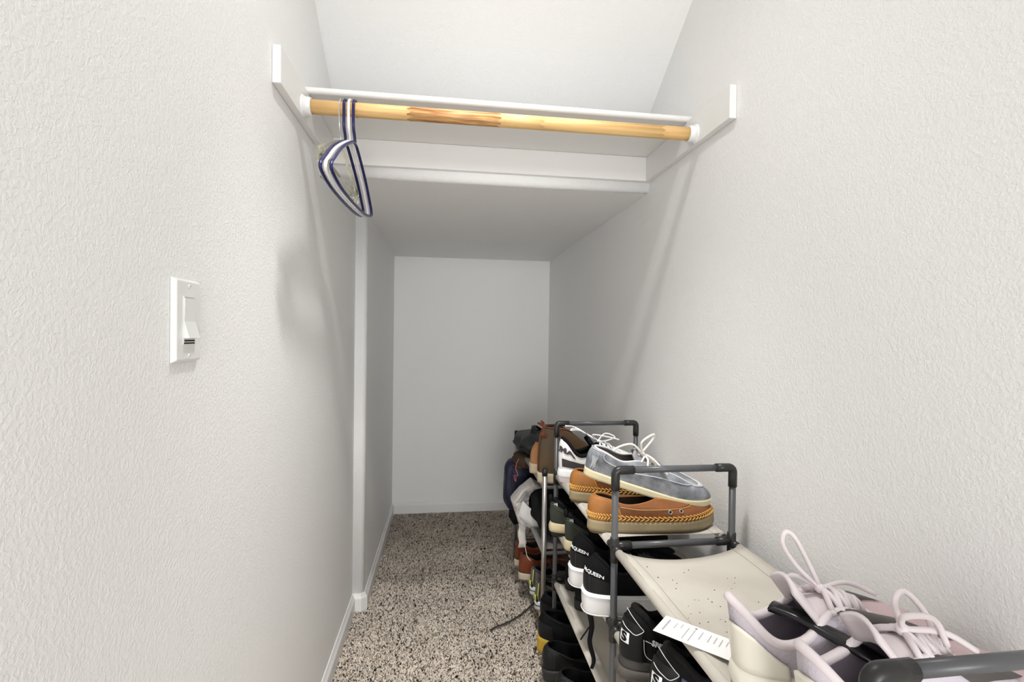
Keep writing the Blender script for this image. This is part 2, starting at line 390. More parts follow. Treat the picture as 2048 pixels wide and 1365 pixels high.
for z in (.0485, -.0485):
    V, Fc = sphere((.0070, 0, z), .0030, 12, 6, (.45, 1, 1)); s_ = mk('screw', V, Fc, PLATE, sw)
    from_bm('screw_slot', box_bm(.0082, .0085, -.0022, .0022, z-.0003, z+.0003), mat('shadow_gap_grey', (0, 0, 0)), s_)

# ------------------------------------------------------------------ recessed downlight in the sloped ceiling (above the frame)
lb = empty('ceiling_downlight', (LAMP[0], LAMP[1], LAMP[2]), label='small white recessed downlight in the sloped ceiling over the shelf', cat='lamp')
n = 28; prof = [(.100, .000), (.102, .004), (.120, .004), (.122, .010), (.122, .060), (.098, .060), (.096, .030), (.098, .002)]
V = [(r_*math.cos(2*PI*k/n), r_*math.sin(2*PI*k/n), z_) for r_, z_ in prof for k in range(n)]
mk('trim_ring', V, [(i*n+k, i*n+(k+1) % n, ((i+1) % len(prof))*n+(k+1) % n, ((i+1) % len(prof))*n+k) for i in range(len(prof)) for k in range(n)], TRIM, lb)
mk('lens', [(.095*math.cos(2*PI*k/n), .095*math.sin(2*PI*k/n), .012) for k in range(n)], [tuple(range(n))], mat('lens_glow', (1, 1, 1), .5, emit=((1.0, .97, .93), 1.5)), lb, False)
ld = bpy.data.lights.new('downlight_beam', 'SPOT'); ld.energy = LAMP_W; ld.color = (1.0, .985, .955); ld.spot_size = math.radians(122); ld.spot_blend = 1.0; ld.shadow_soft_size = .042
lo = bpy.data.objects.new('downlight_beam', ld); COL.objects.link(lo); lo.parent = lb; lo.location = (0, 0, -.002); lo.rotation_euler = (math.radians(LAMP_TILT), 0, 0)

l2 = bpy.data.lights.new('added_core_fill', 'SPOT'); l2.energy = CORE_FILL_W; l2.color = (1.0, .985, .955); l2.spot_size = math.radians(64); l2.spot_blend = 1.0; l2.shadow_soft_size = .095  # extra spot added at the lamp to brighten carpet and lower walls
lo2 = bpy.data.objects.new('added_core_fill', l2); COL.objects.link(lo2); lo2.parent = lb; lo2.location = (0, 0, -.002); lo2.rotation_euler = (math.radians(15), 0, 0)

# ------------------------------------------------------------------ hangers
NAVY = mat('navy_hanger_plastic', (.014, .014, .085), .22); WHITEP = mat('white_hanger_plastic', (.84, .82, .82), .25)
CLEAR = mat('clear_yellowed_plastic', (.93, .92, .76), .08, trans=.86, ior=1.45); CHROME = mat('hook_chrome', (.78, .78, .78), .18, metal=1)
def hanger(x, yaw, m, label, clear=False):
    root = empty('clothes_hanger', (x, RY, RZ), (0, 0, yaw), label, 'hanger', 'hangers on the closet rod')
    r = .0036; hk = RR+r+.0004; top = []
    for k in range(13): q = -.45+ (PI+.45)*k/12; top.append((0, hk*math.cos(q)*1.0, hk*math.sin(q)))
    top += [(0, -hk, -.02), (0, -.018, -.050), (0, -.006, -.066), (0, 0, -.080)]
    if not clear:
        tube_obj('hook', bez(top, 3), r, m, root, 10)
        hw = .197
        # hook meets the body at z = -.080; shoulders fall to the ends, lower bar bows between them
        loop = [(0, 0, -.083), (0, .035, -.092), (0, .12, -.137), (0, hw-.02, -.179), (0, hw, -.196), (0, hw-.004, -.212), (0, .12, -.226), (0, 0, -.230),
                (0, -.12, -.226), (0, -hw+.004, -.212), (0, -hw, -.196), (0, -hw+.02, -.179), (0, -.12, -.137), (0, -.035, -.092)]
        tube_obj('hanger_body', bez(loop, 6, True), r*1.02, m, root, 10, True)
    else:
        tube_obj('hook', bez(top, 3), .0014, CHROME, root, 8)
        G = []
        for k in range(21):
            y = -.19+.38*k/20; z = -.088-.085*(abs(y)/.19)**1.15
            G.append([(0, y, z+.011), (0, y, z-.006)])
        mk('hanger_body', *sheet(np.array(G), .006), CLEAR, root, False)
        tube_obj('bar', [(0, -.165, -.168), (0, .165, -.168)], .0035, CLEAR, root, 8)
        for y in (-.14, .13):
            c = mk('clip', *join(sheet(np.array([[(.004, y-.016, -.150), (.004, y+.016, -.150)], [(.010, y-.013, -.175), (.010, y+.013, -.175)], [(.004, y-.015, -.212), (.004, y+.015, -.212)]]), .003),
                                 sheet(np.array([[(-.004, y-.016, -.150), (-.004, y+.016, -.150)], [(-.010, y-.013, -.175), (-.010, y+.013, -.175)], [(-.004, y-.015, -.212), (-.004, y+.015, -.212)]]), .003)), CLEAR, root, False)
            tube_obj('clip_spring', [(.011, y, -.160), (.013, y, -.175), (.005, y, -.180), (-.005, y, -.180), (-.013, y, -.175), (-.011, y, -.160)], .0016, CHROME, c, 6)
    return root
hanger(-.2545, -.05, CLEAR, 'clear plastic clip hanger with a wire hook, closest to the left wall', True)
hanger(-.2440, -.055, NAVY, 'navy plastic hanger between the clear hanger and the white hanger')
hanger(-.2330, -.060, WHITEP, 'white plastic hanger between the two navy hangers')
hanger(-.2220, -.058, NAVY, 'navy plastic hanger farthest from the left wall, beside the white one')

# ------------------------------------------------------------------ shoe racks
TUBE = mat('grey_powder_tube', (.085, .086, .091), .32, spec=.5); JOINT = mat('dark_plastic_joint', (.020, .019, .018), .36)
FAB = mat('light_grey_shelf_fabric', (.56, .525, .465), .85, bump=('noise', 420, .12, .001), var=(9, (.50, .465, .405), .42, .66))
RX0, RX1 = .364, .632
FR = [.372, 1.008, 1.563]; TIERS = [.690, .520, .345, .148]; HZ = .856; TR, JR = .0073, .0093
rack = empty('shoe_rack', (0, 0, 0), label='grey tube shoe rack with pale fabric shelves along the right wall', cat='shoe rack')
for y in FR:
    for x in (RX0, RX1): mk('post', *cyl((x, y, .012), (x, y, HZ-.02), TR), TUBE, rack, True, None)
    for x in (RX0, RX1):
        mk('foot', *cyl((x, y, .006), (x, y, .03), JR), JOINT, rack)
        d = 1 if x == RX0 else -1
        el = [(x, y, HZ-.042), (x, y, HZ-.020), (x, y, HZ-.010)] + [(x+d*.010*(1-math.cos(q)), y, HZ-.010+.010*math.sin(q)) for q in np.linspace(.3, PI/2, 5)] + [(x+d*.022, y, HZ), (x+d*.040, y, HZ)]
        tube_obj('elbow_joint', el, JR, JOINT, rack, 14)
    mk('handle_bar', *cyl((RX0+.03, y, HZ), (RX1-.03, y, HZ), TR), TUBE, rack)
    for z in TIERS:
        mk('cross_bar', *cyl((RX0+.03, y, z+.004), (RX1-.03, y, z+.004), TR), TUBE, rack)
        for x in (RX0, RX1):
            d = 1 if x == RX0 else -1; parts = [cyl((x, y, z-.030), (x, y, z+.022), JR, 14), cyl((x, y, z+.004), (x+d*.036, y, z+.004), JR, 14)]
            for e in ((1,) if y == FR[0] else (-1,) if y == FR[-1] else (1, -1)): parts.append(cyl((x, y, z), (x, y+e*.024, z), JR*.92, 14))
            mk('tee_joint', *join(*parts), JOINT, rack)
def fabric_shelf(root, x0, x1, y0, y1, z, sag, m, rail_r, name='fabric_shelf', gap=.034, seam=True):
    n, k = 22, 17; G = np.empty((n, k, 3))
    for i in range(n):
        v = i/(n-1); y = y0+gap+(y1-y0-2*gap)*v
        for j in range(k):
            s = j/(k-1); ends = 1+.5*(2*v-1)**2; inset = .013*4*s*(1-s)*(1-2*v)
            G[i, j] = (x0+(x1-x0)*s, y+inset*abs(2*v-1)**3, z+rail_r+.0012-sag*ends*(4*s*(1-s))**.8+.0012*math.sin(17*v+5*s))
    V1 = sheet(G, .0014)
    sl = [tube([(x, y0+gap-.004, z), (x, y1-gap+.004, z)], rail_r+.0016, 14) for x in (x0, x1)]
    o = mk(name, *join(V1, *sl), m, root)
    if seam:
        for x, dx in ((x0, .022), (x1, -.022)):
            s = abs(dx)/(x1-x0); line = [(x+dx, G[i, 0, 1], z+rail_r+.0022-sag*(1+.5*(2*i/(n-1)-1)**2)*(4*s*(1-s))**.8+.0012*math.sin(17*i/(n-1)+5*(s if x == x0 else 1-s))) for i in range(n)]
            tube_obj('seam', line, .0007, mat('seam_thread', (.40, .37, .32), .9), o, 5)
    return o
for a, b in ((0, 1), (1, 2)):
    for ti, z in enumerate(TIERS):
        for x in (RX0, RX1): mk('side_rail', *cyl((x, FR[a]+.012, z), (x, FR[b]-.012, z), TR*.95), TUBE, rack)
        fabric_shelf(rack, RX0, RX1, FR[a], FR[b], z, (.013 if (a == 0 and ti == 0) else .004 if ti == 0 else .007), FAB, TR)

SIL = mat('brushed_steel_tube', (.50, .48, .46), .30, metal=.85); CAP = mat('black_rubber_cap', (.02, .02, .02), .5)
SX0, SX1, SFR, ST, SHZ = .366, .634, [1.752, 2.462], [.105, .350, .590], .652
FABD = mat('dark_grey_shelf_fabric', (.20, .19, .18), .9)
srack = empty('shoe_rack', (0, 0, 0), label='steel post shoe rack with black caps at the far end of the alcove', cat='shoe rack')
for y in SFR:
    for x in (SX0, SX1):
        mk('post', *cyl((x, y, 0.008), (x, y, SHZ), .0090), SIL, srack)
        mk('post_cap', *join(cyl((x, y, SHZ-.018), (x, y, SHZ+.004), .0104, 14), sphere((x, y, SHZ+.004), .0104, 14, 6, (1, 1, .5))), CAP, srack)
        mk('foot', *cyl((x, y, .006), (x, y, .02), .0104), CAP, srack)
    for z in ST: mk('cross_bar', *cyl((SX0, y, z), (SX1, y, z), .0065), TUBE, srack)
for z in ST:
    for x in (SX0, SX1): mk('side_rail', *cyl((x, SFR[0], z), (x, SFR[1], z), .006), SIL, srack)
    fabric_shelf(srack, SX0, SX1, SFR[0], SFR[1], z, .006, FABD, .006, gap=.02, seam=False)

# ------------------------------------------------------------------ shoes
def lerp_tab(tab): 
    xs, ys = zip(*tab); xs = np.array(xs); ys = np.array(ys)
    def f(u):
        u = np.clip(u, xs[0], xs[-1]); i = np.clip(np.searchsorted(xs, u)-1, 0, len(xs)-2)
        t = (u-xs[i])/(xs[i+1]-xs[i]); m = np.gradient(ys, xs); h = xs[i+1]-xs[i]
        return (2*t**3-3*t**2+1)*ys[i]+(t**3-2*t**2+t)*h*m[i]+(-2*t**3+3*t**2)*ys[i+1]+(t**3-t**2)*h*m[i+1]
    return f
class Shoe:
    """toe along +x, heel at the origin, y<0 is the side toward the viewer; t runs round the shoe from the heel, r from sole to collar"""
    def __init__(s, name, label, group, loc, yaw=0, pitch=0, roll=0, L=.29, gB=None, pB=.72, zf=None, spring=.010, xh=.012, xt=.165, gE=None, zE=None, pE=.8,
                 ph=1.0, pv=1.0, bulge=.003, curve=.010, mir=1, cat='shoe'):
        s.root = empty(name, loc, (roll, pitch, yaw), label, cat, group)
        s.L, s.pB, s.pE, s.xh, s.xt, s.ph, s.pv, s.bulge, s.curve, s.spring, s.mir = L, pB, pE, xh, xt, ph, pv, bulge, curve, spring, mir
        s.gB = lerp_tab(gB or [(0, .034), (.25, .034), (.45, .036), (.68, .048), (.85, .052), (1, .046)])
        s.zf = lerp_tab(zf or [(0, .034), (.5, .028), (1, .024)])
        s.gE = lerp_tab(gE or [(0, .030), (.35, .034), (.6, .026), (1, .016)])
        s.zE = lerp_tab(zE or [(0, .098), (.12, .090), (.35, .076), (.58, .092), (1, .070)])
    def cen(s, x): return s.mir*s.curve*(np.asarray(x)/s.L)**2
    def Bt(s, t, off=0.0):
        th = 2*PI*np.asarray(t, float); u = (1-np.cos(th))/2; sn = np.sin(th)
        g = s.gB(u); k = np.sign(sn)*np.abs(sn)**s.pB
        x = s.L*u - off*np.cos(th); y = -k*(g+off) + s.cen(s.L*u)
        return np.stack([x, y, s.zf(u)+s.sp(u)], -1), u, th
    def sp(s, u): return s.spring*np.clip((u-.72)/.28, 0, 1)**2
    def Et(s, t):
        th = 2*PI*np.asarray(t, float); u = (1-np.cos(th))/2; sn = np.sin(th)
        x = s.xh+(s.xt-s.xh)*u; y = -np.sign(sn)*np.abs(sn)**s.pE*s.gE(u) + s.cen(x)
        return np.stack([x, y, s.zE(u)], -1)
    def raw(s, t, r):
        t, r = np.broadcast_arrays(np.asarray(t, float), np.asarray(r, float))
        Bp, u, th = s.Bt(t); Ep = s.Et(t)
        h = 1-np.cos(r*PI/2)**s.ph; v = np.sin(r*PI/2)**s.pv
        P = Bp + (Ep-Bp)*np.stack([h, h, v], -1)
        bl = s.bulge*np.sin(PI*np.clip(r, 0, 1))
        P[..., 0] -= bl*np.cos(th); P[..., 1] -= bl*np.sin(th)
        return P
    def surf(s, t, r, off=0.0):
        P = s.raw(t, r)
        e = 1e-3
        r_ = np.clip(r, .002, .998)
        dt = s.raw(np.asarray(t)+e, r_)-s.raw(np.asarray(t)-e, r_); dr = s.raw(t, np.minimum(r_+e, 1))-s.raw(t, np.maximum(r_-e, 0))
        N = np.cross(dt, dr); N /= np.linalg.norm(N, axis=-1)[..., None]+1e-12
        return P + N*off
    def grid(s, name, m, t0, t1, r0, r1, off, nt=40, nr=8, parent=None, th=None):
        """patch on the upper; r0, r1 numbers or functions of t"""
        T = np.linspace(t0, t1, nt); Q = np.linspace(0, 1, nr); G = np.empty((nt, nr, 3))
        for i, t in enumerate(T):
            a = r0(t) if callable(r0) else r0; b = r1(t) if callable(r1) else r1
            G[i] = s.surf(np.full(nr, t), a+(b-a)*Q, off)
        if th: return mk(name, *sheet(G, th), m, parent or s.root)
        Fc = [(i*nr+j, (i+1)*nr+j, (i+1)*nr+j+1, i*nr+j+1) for i in range(nt-1) for j in range(nr-1)]
        return mk(name, G.reshape(-1, 3), Fc, m, parent or s.root)
    def upper(s, m, lining, nt=72, nr=14, insole=None, r_in=.04):
        def ring(off, r0=0.0):
            T = np.arange(nt)/nt; R = np.linspace(r0, 1, nr); TT, RR_ = np.meshgrid(T, R, indexing='ij')
            G = s.surf(TT, RR_, off); Fc = []
            for i in range(nt):
                for j in range(nr-1): a, b = i, (i+1) % nt; Fc.append((a*nr+j, b*nr+j, b*nr+j+1, a*nr+j+1))
            return G.reshape(-1, 3), Fc
        V, Fc = ring(0.0); mk('upper', V, Fc, m, s.root)
        V, Fc = ring(-.0035, r_in); Fc = [f[::-1] for f in Fc]
        cap = [i*nr for i in range(nt)]; mk('lining', V, Fc+[tuple(cap)], lining, s.root)
        if insole:
            T = np.arange(nt)/nt; Bp, u, th = s.Bt(T, -.006); c = np.array([s.L*.5, 0, s.zf(.5)+.006])
            Bp[:, 2] += .006; V = np.vstack([Bp, c[None]]); mk('insole', V, [(i, (i+1) % nt, nt) for i in range(nt)], insole, s.root)
    def collar(s, m, r=.0045, u_end=1.0, name='collar', thr=None):
        T = np.arange(96)/96; E = s.Et(T); u = (1-np.cos(2*PI*T))/2
        rr = np.where(u < .5, r, (thr or r*.45)); rr = np.interp(u, [0, .45, .62, 1], [r, r, thr or r*.5, thr or r*.45])
        return tube_obj(name, E, rr, m, s.root, 9, True)
    def sole(s, layers, nt=72):
        """layers: (name, z fractions f0,f1, outline offsets o0,o1, material[, heel_only])"""
        T = np.arange(nt)/nt
        for L_ in layers:
            name, f0, f1, o0, o1, m = L_[:6]; bul = L_[6] if len(L_) > 6 else 0.0
            K = 5; V = []
            for k in range(K):
                q = k/(K-1); o = o0+(o1-o0)*q + bul*math.sin(PI*q); f = f0+(f1-f0)*q
                P, u, th = s.Bt(T, o); bot = s.sp(u); top = s.zf(u)+s.sp(u); P[:, 2] = bot+(top-bot)*f; V.append(P)
            P, u, th = s.Bt(T, o1-.006); P[:, 2] = V[-1][:, 2]+.0004; V.append(P)
            Fc = []
            for k in range(K):
                for i in range(nt): Fc.append((k*nt+i, k*nt+(i+1) % nt, (k+1)*nt+(i+1) % nt, (k+1)*nt+i))
            Fc += [tuple(range(nt-1, -1, -1))]
            mk(name, np.vstack(V), Fc, m, s.root, True, len(Fc)-1)
    def throat(s, u, v, dz=0.0):
        """point across the throat: u along (1 tip .. 0 heel), v in [-1, 1] across"""
        x = s.xh+(s.xt-s.xh)*u; sn = 2*math.sqrt(max(u*(1-u), 1e-6)); hw = sn**s.pE*float(s.gE(np.array(u)))
        return np.array((x, -v*hw*-1 + float(s.cen(x)), float(s.zE(np.array(u)))+dz))
    def tongue(s, m, u0=.60, ext=.03, lift=.012, wid=1.0, dz=-.003, curl=0.0):
        n, k = 16, 9; G = np.empty((n, k, 3))
        tip = s.throat(.985, 0); bk = s.throat(u0, 0)
        for i in range(n):
            q = i/(n-1)
            if q < .7: u = .985+(u0-.985)*(q/.7); c = s.throat(u, 0, dz); hw = abs(s.throat(u, 1)[1]-c[1])*wid+.002
            else:
                e = (q-.7)/.3; d = np.array((-.6, 0, .8)); c = s.throat(u0, 0, dz)+d*ext*e+np.array((curl*e*e, 0, 0)); hw = (abs(s.throat(u0, 1)[1]-s.throat(u0, 0)[1])*wid+.002)*(1-.22*e*e)
            for j in range(k):
                v = 2*j/(k-1)-1; G[i, j] = c+np.array((-.004*v*v, v*hw, lift*min(1, q/.5+.3)*(.55-v*v)))
        return mk('tongue', *sheet(G, .005), m, s.root)
    def laces(s, m, n=5, r=.0022, u0=.62, u1=.93, cross=True, lift=.010, vin=1.08, parent=None):
        parts = []; us = np.linspace(u0, u1, n)
        def strand(a, va, b, vb):
            P = []
            for q in np.linspace(0, 1, 7):
                u = a+(b-a)*q; v = va+(vb-va)*q; p = s.throat(u, v); P.append(p+np.array((0, 0, .0015+lift*(1-min(1, abs(v))**2))))
            return tube(P, r, 7)
        for i, u in enumerate(us):
            if cross and i < n-1: parts += [strand(u, -vin, us[i+1], vin), strand(u, vin, us[i+1], -vin)]
            elif not cross: parts.append(strand(u, -vin, u, vin))
            for v in (-vin, vin): parts.append(sphere(s.throat(u, v)+np.array((0, 0, .001)), r*1.15, 8, 5))
        return mk('laces', *join(*parts), m, parent or s.root)
    def bow(s, m, u=.62, r=.0022, loops=(), lift=.014):
        c = s.throat(u, 0, lift); parts = [sphere(c, r*2.1, 10, 6)]
        for pts in loops: parts.append(tube(bez([c+np.array(p) for p in pts], 6), r, 7))
        return mk('lace_bow', *join(*parts), m, s.root)
    def eyelets(s, m, spots, R=.004, r=.001, hole=None):
        for t, q in spots:
            c = s.surf(np.array(t), np.array(q), .0008); d1 = s.surf(np.array(t+.004), np.array(q), .0008)-c; d2 = s.surf(np.array(t), np.array(q+.03), .0008)-c
            d1 /= np.linalg.norm(d1); d2 -= d1*(d1@d2); d2 /= np.linalg.norm(d2)
            e = mk('eyelet', *tube([c+R*(math.cos(a)*d1+math.sin(a)*d2) for a in np.linspace(0, 2*PI, 16, endpoint=False)], r, 6, True), m, s.root)
            if hole: mk('eyelet_hole', [c+R*.85*(math.cos(a)*d1+math.sin(a)*d2) for a in np.linspace(0, 2*PI, 12, endpoint=False)], [tuple(range(12))], hole, e)
    def line(s, name, m, pts, r=.0007, off=.0006, n=60, parent=None):
        """thread or piping along (t, r) control points"""
        C = bez([(p[0], p[1], 0) for p in pts], max(4, n//len(pts)))
        return tube_obj(name, s.surf(C[:, 0], C[:, 1], off), r, m, parent or s.root, 6)
    def letters(s, txt, m, t0, r0, size, bold=0.0, shear=0.0, off=.0012, name='lettering', flip=1, rot=0.0, spacing=1.0, th=0):
        V, Fc = text_tris(txt, size, bold, shear, spacing)
        if rot: V = V @ np.array([[math.cos(rot), math.sin(rot)], [-math.sin(rot), math.cos(rot)]])
        c = s.surf(np.array(t0), np.array(r0)); jt = np.linalg.norm(s.surf(np.array(t0+.005), np.array(r0))-c)/.005; jr = np.linalg.norm(s.surf(np.array(t0), np.array(min(r0+.02, .99)))-c)/.02
        return mk(name, s.surf(t0+flip*V[:, 0]/jt, r0+V[:, 1]/jr, off), Fc, m, s.root, False)
    def stitches(s, m, r0, n, ln, rad, zig=0.0, t0=0.0, t1=1.0, name='stitching', off=.001):
        parts = []
        for k in range(n):
            t = t0+(t1-t0)*k/n; dt = (t1-t0)/n*ln
            a = s.surf(np.array(t), np.array(r0-zig), off); b = s.surf(np.array(t+dt*.5), np.array(r0), off+rad*.8); c = s.surf(np.array(t+dt), np.array(r0+zig), off)
            parts.append(tube([a, b, c], rad, 5))
        return tag(mk(name, *join(*parts), m, s.root), kind='stuff')

LEA_TAN = mat('tan_leather', (.37, .150, .034), .55, bump=('noise', 160, .15, .001), var=(22, (.28, .105, .025), .42, .70))
LEA_TAN2 = mat('brown_saddle_leather', (.24, .085, .026), .5, bump=('noise', 160, .15, .001), var=(18, (.16, .052, .016), .4, .7))
STITCH_Y = mat('yellow_thick_thread', (.72, .40, .10), .7)
GUMSOLE = mat('olive_gum_sole', (.36, .29, .165), .6, var=(14, (.27, .21, .12), .4, .7)); SOLE_DK = mat('worn_brown_outsole', (.12, .085, .05), .8)
LIN_DK = mat('dark_lining', (.035, .026, .02), .9); LIN_BR = mat('brown_lining', (.13, .10, .085), .85)
DENIM = mat('washed_grey_blue_canvas', (.150, .160, .178), .8, bump=('noise', 600, .3, .0008), var=(34, (.33, .342, .365), .38, .66)); CREAM = mat('cream_rubber_sole', (.74, .66, .43), .55)
DENIM_W = mat('frayed_white_edge', (.62, .63, .65), .85)
LACE_W = mat('white_cotton_lace', (.80, .76, .70), .8); LACE_PW = mat('bright_white_lace', (.86, .86, .85), .75)
WHT = mat('white_sneaker_leather', (.88, .87, .86), .45); WSOLE = mat('white_rubber_sole', (.86, .86, .86), .4); PINKSOLE = mat('pale_pink_sole', (.80, .70, .71), .45)
BLK = mat('black_textile', (.010, .010, .011), .85, spec=.12); BLK_L = mat('black_leather', (.009, .0094, .0105), .45, spec=.3, bump=('noise', 250, .12, .0008)); BLK_S = mat('black_suede', (.008, .008, .009), .95, spec=.12)
BLK_M = mat('charcoal_panel', (.045, .040, .040), .6)
OLIVE = mat('dark_olive_knit', (.036, .042, .030), .85, bump=('noise', 500, .3, .0008)); OLIVE_T = mat('olive_trim', (.085, .10, .068), .8); FOAM = mat('cream_foam_midsole', (.66, .57, .36), .6, var=(30, (.56, .46, .27), .45, .7))
TREAD = mat('grey_brown_tread', (.085, .072, .062), .7, var=(25, (.055, .047, .042), .4, .7))
LILAC = mat('lilac_knit', (.58, .53, .585), .8, bump=('voronoi', 380, .5, .0012)); LILAC_P = mat('pale_pink_trim', (.72, .645, .655), .75); PINKKNIT = mat('dusty_pink_knit', (.60, .45, .46), .8, bump=('voronoi', 330, .6, .0014))
MIDCREAM = mat('yellowed_clear_sole', (.84, .80, .69), .4, coat=.3); CAGE = mat('dark_taupe_cage', (.085, .073, .068), .5)
WH_PRINT = mat('white_print', (.88, .88, .88), .6); GREYK = mat('grey_sneaker_mesh', (.145, .125, .12), .8); NEON = mat('neon_yellow_trim', (.60, .66, .11), .6)
OXB = mat('chestnut_leather', (.20, .048, .018), .35); BOOT_BR = mat('olive_brown_boot_leather', (.105, .060, .028), .55, bump=('noise', 140, .2, .001), var=(16, (.075, .060, .040), .4, .65)); LACE_R = mat('red_brown_leather_lace', (.19, .052, .022), .55)
TANSUEDE = mat('light_tan_suede', (.48, .235, .10), .85); YSOLE = mat('mustard_sole', (.55, .36, .035), .6)
TOPZ = TIERS[0]+TR; T2Z = TIERS[1]+TR; T4Z = TIERS[3]+TR

# --- tan moc-toe boat shoes on the top shelf
def tan_moc(loc, yaw, label, mir):
    s = Shoe('boat_shoe', label, 'tan boat shoes on the top shelf', loc, yaw, L=.305, gB=[(0, .037), (.25, .037), (.5, .042), (.72, .052), (.88, .053), (1, .047)], zf=[(0, .030), (.4, .027), (1, .026)], spring=.006,
             xh=.012, xt=.165, gE=[(0, .031), (.4, .033), (1, .022)], zE=[(0, .082), (.15, .078), (.4, .066), (.7, .066), (1, .072)], bulge=.004, mir=mir)
    s.sole([('outsole', 0, .25, .000, .003, SOLE_DK), ('midsole', .22, 1.02, .004, .003, GUMSOLE)])
    s.upper(LEA_TAN2, LIN_DK, insole=LIN_DK)
    s.grid('heel_counter', LEA_TAN, -.155, .155, .02, lambda t: .97, .0012, 40, 8)
    s.grid('toe_apron', LEA_TAN, .40, .60, lambda t: .62, lambda t: .99, .0012, 30, 8)
    s.grid('saddle', LEA_TAN2, .16, .40, lambda t: .55, lambda t: .985, .0010, 30, 8)
    s.stitches(STITCH_Y, .10, 84, .95, .0017, .05)
    s.stitches(STITCH_Y, .19, 84, .95, .0013, -.035)
    s.line('seam', STITCH_Y, [(.155, .05), (.150, .5), (.145, .95)], .0006, .002); s.line('seam', STITCH_Y, [(.16, .56), (.26, .56), (.36, .50), (.40, .56)], .0006, .002)
    s.eyelets(mat('brass_eyelet', (.55, .50, .42), .35, metal=.8), [(.292, .42), (.325, .42)], .0042, .0011, BLACKHOLE)
    s.collar(LEA_TAN, .0028, thr=.002)
    return s
tan_moc((.334, 1.094, TOPZ-.003), .02, 'tan leather boat shoe with yellow stitching directly under the grey-blue canvas shoe', 1)
tan_moc((.342, 1.290, TOPZ), -.02, 'tan leather boat shoe between the white sneaker and the stitched tan shoe in front', -1)

# --- grey-blue canvas boat shoe lying on the tan pair
s = Shoe('boat_shoe', 'washed grey-blue canvas boat shoe with white laces lying on the tan shoes', None, (.345, 1.180, .803), -.30, .225, .05, L=.300,
         gB=[(0, .036), (.25, .036), (.5, .040), (.72, .050), (.88, .050), (1, .044)], zf=[(0, .018), (.4, .016), (1, .015)], spring=.010, xh=.010, xt=.180, gE=[(0, .030), (.4, .034), (.75, .026), (1, .020)],
         zE=[(0, .072), (.15, .070), (.4, .062), (.62, .072), (1, .056)], bulge=.004, mir=1)
s.sole([('sole', 0, 1.05, .002, .003, CREAM)])
s.upper(DENIM, LIN_BR, insole=LIN_BR)
s.grid('heel_counter', DENIM, -.10, .10, .02, .80, .0012, 30, 7); s.grid('side_panel', DENIM, .13, .405, lambda t: .45 if t < .36 else .45+(t-.36)*1.2, .98, .0014, 36, 8); s.grid('side_panel', DENIM, .595, .87, .45, .98, .0014, 36, 8)
s.grid('toe_apron', DENIM, .405, .595, lambda t: .55-.1*math.cos((t-.5)*2*PI/.19), .99, .0008, 30, 8)
s.line('piping', DENIM_W, [(.40, .98), (.405, .60), (.45, .49), (.5, .46), (.55, .49), (.595, .60), (.60, .98)], .0016, .002, 80)
s.stitches(DENIM_W, .50, 26, .5, .0010, .03, .41, .59)
s.line('piping', DENIM_W, [(.13, .96), (.13, .47), (.25, .445), (.36, .45), (.405, .52)], .0009, .002)
s.line('piping', DENIM_W, [(.10, .80), (.05, .80), (0, .80), (-.05, .80), (-.10, .80)], .0009, .002)
for k in range(7): s.line('frayed_thread', DENIM_W, [(.065+.004*k, .05+.04*(k % 3)), (.072+.003*k, .30), (.066+.005*k, .50-.03*(k % 2))], .0006, .003)
s.collar(DENIM_W, .0030, thr=.0025); s.tongue(mat('grey_canvas_tongue', (.30, .30, .31), .85), .62, .022, .010)
s.laces(LACE_W, 3, .0026, .66, .88, True, .012)
s.bow(LACE_W, .66, .0026, [[(0, 0, 0), (-.010, -.020, .030), (.012, -.006, .052), (.018, .010, .040), (0, 0, .004)], [(0, 0, 0), (-.030, -.014, .018), (-.060, -.026, .006), (-.070, -.030, -.006)],
    [(0, 0, 0), (.020, -.030, .002), (.048, -.052, -.012), (.058, -.050, -.020), (.030, -.030, -.008), (0, 0, 0)], [(0, 0, 0), (.012, -.024, -.004), (.014, -.040, -.016), (.020, -.044, -.024)]])

# --- white sneaker with dark side panel at the far end of the top shelf
s = Shoe('sneaker', 'white leather sneaker with black collar and dark side stripe behind the tan shoes', None, (.352, 1.468, TOPZ), -.04, L=.300, gB=[(0, .038), (.25, .036), (.5, .040), (.70, .050), (.88, .052), (1, .046)],
         zf=[(0, .040), (.4, .032), (1, .026)], xh=.008, xt=.190, gE=[(0, .022), (.2, .034), (.5, .033), (1, .016)], zE=[(0, .132), (.06, .124), (.22, .088), (.45, .092), (.62, .108), (1, .074)], bulge=.003)
s.sole([('outsole', 0, .45, .001, .006, PINKSOLE), ('midsole', .42, 1.05, .006, .002, WSOLE, .002)])
s.upper(WHT, BLK, insole=BLK); s.collar(BLK, .0055, thr=.002)
s.grid('side_stripe', BLK_M, .045, .30, lambda t: .07, lambda t: .25+.12*min(1, max(0, (t-.10)*10)), .0012, 34, 6); s.grid('side_stripe', BLK_M, .70, .955, .07, .25, .0012, 30, 6)
s.grid('heel_panel', WHT, -.045, .045, .02, .97, .0016, 16, 8)
s.letters('PUMA', BLK_M, .040, .47, .023, .0010, off=.0030, spacing=.92)
s.tongue(BLK, .56, .040, .010); s.laces(LACE_PW, 5, .0030, .60, .93, True, .012)
s.bow(LACE_PW, .60, .0022, [[(0, 0, 0), (-.05, .01, .030), (-.09, -.03, .040), (-.06, .02, .034), (0, 0, .004)], [(0, 0, 0), (-.02, -.02, .024), (.03, -.03, .018), (.05, -.055, .016)], [(0, 0, 0), (.03, .02, .02), (.055, .0, .012), (.02, -.015, .004), (0, 0, 0)], [(0, 0, 0), (-.06, .03, .036), (-.10, .0, .048)]])
